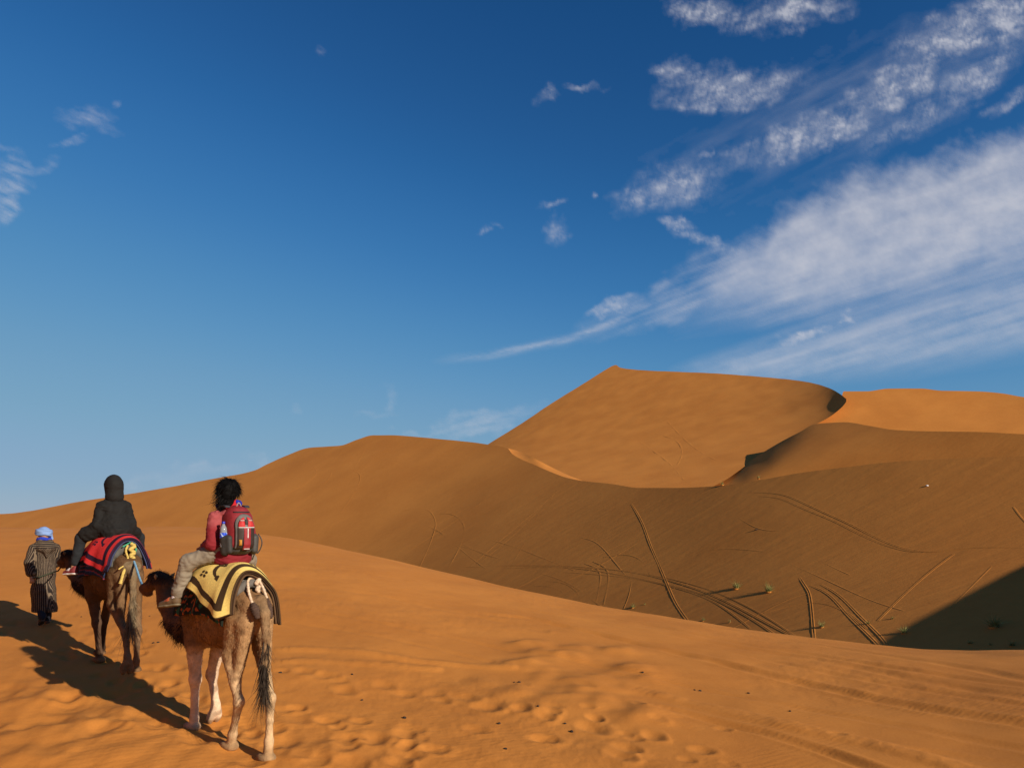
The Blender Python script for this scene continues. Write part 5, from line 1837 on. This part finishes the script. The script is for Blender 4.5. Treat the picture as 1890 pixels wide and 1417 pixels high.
# ------------------------------------------------------------------ wheel tracks across the dune, grass, stones
def track(name, key, line, hw, h, parent, n=None, kind='double'):
    """ribbon of pushed-up sand: raised edges, shallow bed"""
    line = np.array(line, float)
    L = np.hypot(*np.diff(line, axis=0).T).sum()
    n = n or int(L / 3) + 8
    # arc-length smooth path in the photograph's picture plane, dropped on the dune
    p = smooth_path(line, n)
    pts = on_dune(key, p[:, 0], p[:, 1])
    e = 1.5
    nu = on_dune(key, p[:, 0] + e, p[:, 1]) - on_dune(key, p[:, 0] - e, p[:, 1])
    nv = on_dune(key, p[:, 0], p[:, 1] - e) - on_dune(key, p[:, 0], p[:, 1] + e)
    nr = np.cross(nu, nv)
    nr /= np.linalg.norm(nr, axis=1, keepdims=True)
    nr *= np.sign(nr[:, 2:3])
    t = np.gradient(pts, axis=0)
    t /= np.linalg.norm(t, axis=1, keepdims=True)
    lat = np.cross(nr, t)
    lat /= np.linalg.norm(lat, axis=1, keepdims=True)
    prof = [(-1.7, -.45), (-1.25, .25), (-.85, 1.0), (-.55, .55), (-.25, .06), (.25, .06), (.55, .5), (.85, .9), (1.25, .2), (1.7, -.45)]
    if kind == 'single':
        prof = [(-1.4, -.45), (-.8, .35), (-.3, .95), (.2, 1.0), (.7, .4), (1.3, -.45)]
    s = np.linspace(0, 1, n)
    fade = np.clip(np.minimum(s / .12, (1 - s) / .06), 0, 1)
    rng = np.random.default_rng(int(line[0, 0] * 7 + line[0, 1]))
    wob = 1 + .28 * np.sin(np.arange(n) * 2.1 + rng.random() * 6) * rng.random(n)
    V = []
    for u, w in prof:
        lift = np.full(n, h * w) if w < 0 else h * w * wob * fade + .006
        V.append(pts + lat * (hw * u * (1 + .12 * (wob - 1)))[:, None] + nr * lift[:, None])
    V = np.stack(V, 1)
    return mesh_obj(name, V.reshape(-1, 3), grid_faces(n, len(prof)), M_DUNE, parent)

TR = [
    # long bundle sweeping across the bowl
    ([(850, 1046), (960, 1043), (1060, 1045), (1150, 1053), (1250, 1075), (1340, 1110), (1420, 1152), (1475, 1180)], .20, .10, 'double'),
    ([(900, 1050), (1020, 1046), (1120, 1056), (1220, 1076), (1300, 1098), (1380, 1138), (1440, 1178)], .18, .09, 'double'),
    ([(1000, 1048), (1120, 1050), (1230, 1066), (1320, 1092), (1400, 1130), (1470, 1175)], .14, .06, 'double'),
    ([(1040, 1055), (1160, 1066), (1260, 1088), (1330, 1118), (1385, 1160)], .16, .07, 'double'),
    # loops on the left
    ([(700, 955), (740, 943), (775, 938), (795, 945), (804, 965), (800, 985), (790, 1012), (770, 1055)], .22, .09, 'single'),
    ([(735, 965), (790, 952), (830, 948), (852, 962), (857, 982), (848, 1010), (825, 1052)], .20, .08, 'double'),
    ([(715, 1045), (780, 1000), (850, 955), (915, 905)], .16, .06, 'single'),
    ([(868, 1045), (920, 1000), (980, 950), (1030, 905)], .16, .05, 'double'),
    ([(880, 1042), (950, 985), (1000, 935)], .14, .045, 'single'),
    ([(948, 1035), (975, 990), (995, 945)], .14, .04, 'single'),
    ([(1080, 1035), (1180, 990), (1290, 952)], .10, .035, 'single'),
    # bold single rut climbing the slope
    ([(1165, 930), (1185, 965), (1198, 1000), (1215, 1040), (1232, 1080), (1248, 1115), (1272, 1150)], .26, .12, 'double'),
    # half circles near the mound
    ([(1010, 1072), (1040, 1076), (1062, 1090), (1074, 1112)], .14, .06, 'double'),
    ([(985, 1080), (1020, 1084), (1045, 1098), (1058, 1118)], .14, .05, 'double'),
    ([(1080, 1040), (1100, 1048), (1108, 1068), (1100, 1112)], .14, .05, 'double'),
    ([(1095, 1036), (1115, 1046), (1123, 1068), (1114, 1115)], .14, .05, 'double'),
    ([(1115, 1028), (1160, 1024), (1190, 1040), (1200, 1062)], .14, .045, 'double'),
    ([(1165, 1075), (1160, 1100), (1150, 1125)], .12, .04, 'single'),
    # pair running down from the crest on the right
    ([(1370, 908), (1430, 910), (1470, 922), (1520, 945), (1570, 968), (1630, 998), (1690, 1016), (1740, 1016), (1800, 1010), (1900, 1010)], .22, .09, 'double'),
    ([(1400, 915), (1440, 920), (1480, 937), (1540, 962), (1600, 992), (1660, 1013), (1700, 1018)], .20, .08, 'double'),
    ([(1475, 1065), (1488, 1085), (1496, 1110), (1502, 1180)], .22, .12, 'double'),
    ([(1495, 1080), (1530, 1098), (1560, 1130), (1590, 1160), (1625, 1195)], .20, .09, 'double'),
    ([(1515, 1078), (1550, 1100), (1585, 1135), (1620, 1170), (1640, 1195)], .20, .09, 'double'),
    ([(1410, 1130), (1480, 1114), (1530, 1116), (1570, 1135), (1600, 1160)], .16, .06, 'double'),
    ([(1620, 1145), (1660, 1105), (1710, 1060), (1760, 1022)], .18, .06, 'double'),
    ([(1750, 1125), (1790, 1085), (1830, 1045)], .16, .05, 'single'),
    ([(1870, 935), (1885, 955), (1905, 975)], .2, .05, 'single'),
    # faint lines on the left hill
    ([(480, 945), (530, 912), (570, 888), (584, 872), (578, 862)], .20, .07, 'single'),
    ([(540, 940), (605, 885), (612, 858), (630, 835)], .20, .06, 'single'),
    ([(600, 985), (640, 930), (663, 890), (660, 872), (640, 866)], .22, .06, 'single'),
    ([(500, 990), (560, 945), (640, 880), (680, 812)], .18, .05, 'single'),
]
rt_ = np.random.default_rng(77)
for _ in range(20):
    x0, y0 = rt_.uniform(760, 1650), rt_.uniform(930, 1090)
    dx, dy, cv_ = rt_.uniform(60, 260) * rt_.choice([-1, 1]), rt_.uniform(20, 90), rt_.uniform(-25, 25)
    TR.append(([(x0, y0), (x0 + dx * .35, y0 + dy * .3 + cv_ * .5), (x0 + dx * .7, y0 + dy * .7 + cv_ * .4), (x0 + dx, y0 + dy)], .15, rt_.uniform(.03, .05), rt_.choice(['single', 'double'])))
for line, hw, h, kd in TR:
    track('wheel_track', 'B', line, hw * .48, h * .19, DUNE_B, kind=kd)
for line in ([(1225, 770), (1265, 812), (1300, 838), (1325, 850)], [(1180, 815), (1230, 850), (1262, 885)], [(1210, 800), (1250, 815), (1258, 840), (1248, 860)], [(1110, 868), (1180, 876), (1250, 878)]):
    track('wheel_track', 'C', line, .35, .025, DUNE_C, kind='single')

M_GRASS = noise_mat('desert_grass', None, None, scale=20, rough=.8, bump=0, attr='tint', mixamt=.25, spec=.15)
def tuft(px, py, hgt, n, label, dark=1.0, spread=.35, seed=0):
    p = on_dune('B', np.array(float(px)), np.array(float(py)))
    root = empty('grass_tuft', p)
    tag(root, label, 'grass tuft', 'grass tufts on the dune')
    rng = np.random.default_rng(seed)
    r = rng.normal(size=(n, 3)) * np.array([.09, .09, 0]) * hgt * 1.3
    d = np.stack([rng.normal(size=n) * spread, rng.normal(size=n) * spread, np.ones(n)], -1)
    hgt = hgt * 1.35
    cc = np.where((rng.random((n, 1)) < .5), np.array((.42, .37, .13)), np.array((.17, .22, .06))) * rng.uniform(.6, 1.3, (n, 1)) * dark
    o = strands('blades', r + np.array([0, 0, -.03]), d, rng.uniform(.5, 1.0, n) * hgt, .028, cc, M_GRASS, root, .25, .22, 4, seed + 3)
    m = Solid().ell((0, 0, -.03), (.30 * hgt, .30 * hgt, .12 * hgt), 0)
    v, f = m.mesh(.05)
    mesh_obj('sand_mound', v, f, M_DUNE, root)
for i, (px, py, hg, n, lb) in enumerate([
    (1359, 1086, .75, 200, 'left one of two large grass tufts casting long shadows on the dark slope'),
    (1419, 1092, .80, 210, 'right one of two large grass tufts casting long shadows on the dark slope'),
    (1517, 1157, .50, 90, 'grass tuft beside the straight double rut'),
    (1602, 1151, .28, 60, 'small grass tuft where two wheel tracks cross'),
    (1646, 1142, .22, 40, 'tiny grass tuft left of the large shadow'),
    (1668, 1168, .50, 110, 'grass tuft at the edge of the large dune shadow'),
    (1168, 1121, .55, 80, 'grass tuft near the mound beside a fallen twig'),
    (1190, 1115, .22, 30, 'tiny grass sprig at the twig end near the mound'),
    (1298, 1145, .35, 50, 'sparse grass sprigs behind the edge of the mound'),
    (1347, 1148, .30, 30, 'thin grass sprig right of the sparse sprigs behind the mound'),
    (1835, 1158, .75, 260, 'large dark grass clump inside the dune shadow'),
    (1790, 1188, .28, 60, 'small dark tuft below the large clump in the dune shadow'),
    (1868, 1192, .42, 90, 'dark grass tuft at the right edge inside the dune shadow'),
    (1828, 1190, .2, 40, 'tiny dark tuft between the others in the dune shadow'),
    (1333, 895, .6, 40, 'pale grass speck on the crest below the great dune'),
    (1400, 883, .5, 40, 'pale grass speck on the crest right of the saddle')]):
    tuft(px, py, hg, n, lb, seed=100 + i)

M_STONE = noise_mat('pale_stone', (.55, .52, .48), (.72, .70, .66), scale=6, rough=.8, bump=.3)
M_DROP = noise_mat('dark_dropping', (.020, .013, .009), (.05, .032, .02), scale=60, rough=.9, bump=.4)
def pebble_mesh(seed, r):
    S = Solid().ell((0, 0, r * .35), (r, r * .75, r * .62), .0).ell((r * .4, r * .1, r * .4), (r * .6, r * .6, r * .5), r * .3)
    v, f = S.mesh(r / 4)
    v = v * (1 + .08 * noise3(v / r, 1.5, seed))[:, None]
    return v, f
p = on_dune('B', np.array(1711.), np.array(897.))
v, f = pebble_mesh(5, .15)
o = mesh_obj('white_stone', v, f, M_STONE)
o.location = p
tag(o, 'lone white stone lying high on the dark dune slope', 'stone')
p = on_dune('B', np.array(1396.), np.array(978.))
v, f = pebble_mesh(6, .16)
o = mesh_obj('dark_stone', v * np.array([1.6, .7, .8]), f, M_DROP)
o.location = p
tag(o, 'small dark lump in the middle of the brown slope', 'stone')
pm = []
for k in range(4):
    v, f = pebble_mesh(30 + k, .022)
    pm.append((v, f))
meshes = []
gz_mesh = {}
gv = np.empty(len(GROUND.data.vertices) * 3, dtype=np.float32)
GROUND.data.vertices.foreach_get('co', gv)
gv = gv.reshape(-1, 3)
def ground_z(x, y):
    m = np.nonzero((np.abs(gv[:, 0] - x) < .12) & (np.abs(gv[:, 1] - y) < .25))[0]
    if not len(m):
        return float(ground_base(np.array([x]), np.array([y]))[0])
    k = m[np.argmin((gv[m, 0] - x)**2 + (gv[m, 1] - y)**2)]
    return float(gv[k, 2])
first = []
ORD = ['first', 'second', 'third', 'fourth', 'fifth', 'sixth', 'seventh', 'eighth', 'ninth', 'tenth', 'eleventh', 'twelfth', 'thirteenth', 'fourteenth', 'fifteenth', 'sixteenth', 'seventeenth', 'eighteenth']
spots = [(276, 1138, 'dark dropping on the sand between the two camels, highest of three there'), (283, 1187, 'dark dropping between the two camels, left one of a close pair'),
         (292, 1186, 'dark dropping between the two camels, right one of a close pair'), (150, 1139, 'dark dropping between the guide and the front camel')]
right = sorted([(517, 1242), (650, 1244), (668, 1288), (746, 1324), (921, 1337), (933, 1386), (949, 1264), (958, 1265), (993, 1315), (1043, 1340), (1055, 1353), (1186, 1247), (1282, 1272), (1292, 1272), (1381, 1277), (1458, 1313)])
spots += [(px, py, 'small dark dropping on the near sand, %s from the left beyond the tan camel' % ORD[k]) for k, (px, py) in enumerate(right)]
for i, (px, py, lb) in enumerate(spots):
    g_ = ground_pix(px, py)
    k = i % 4
    if i < 4:
        o = mesh_obj('camel_dropping', *pm[k], M_DROP)
        first.append(o)
    else:
        o = first[k].copy()
        COL.objects.link(o)
    o.location = (g_[0], g_[1], ground_z(g_[0], g_[1]) - .004)
    o.rotation_euler = (0, 0, i * 1.7)
    s_ = .75 + .5 * ((i * 37) % 10) / 10
    o.scale = (s_, s_, s_)
    tag(o, lb, 'dropping', 'droppings scattered over the near sand')
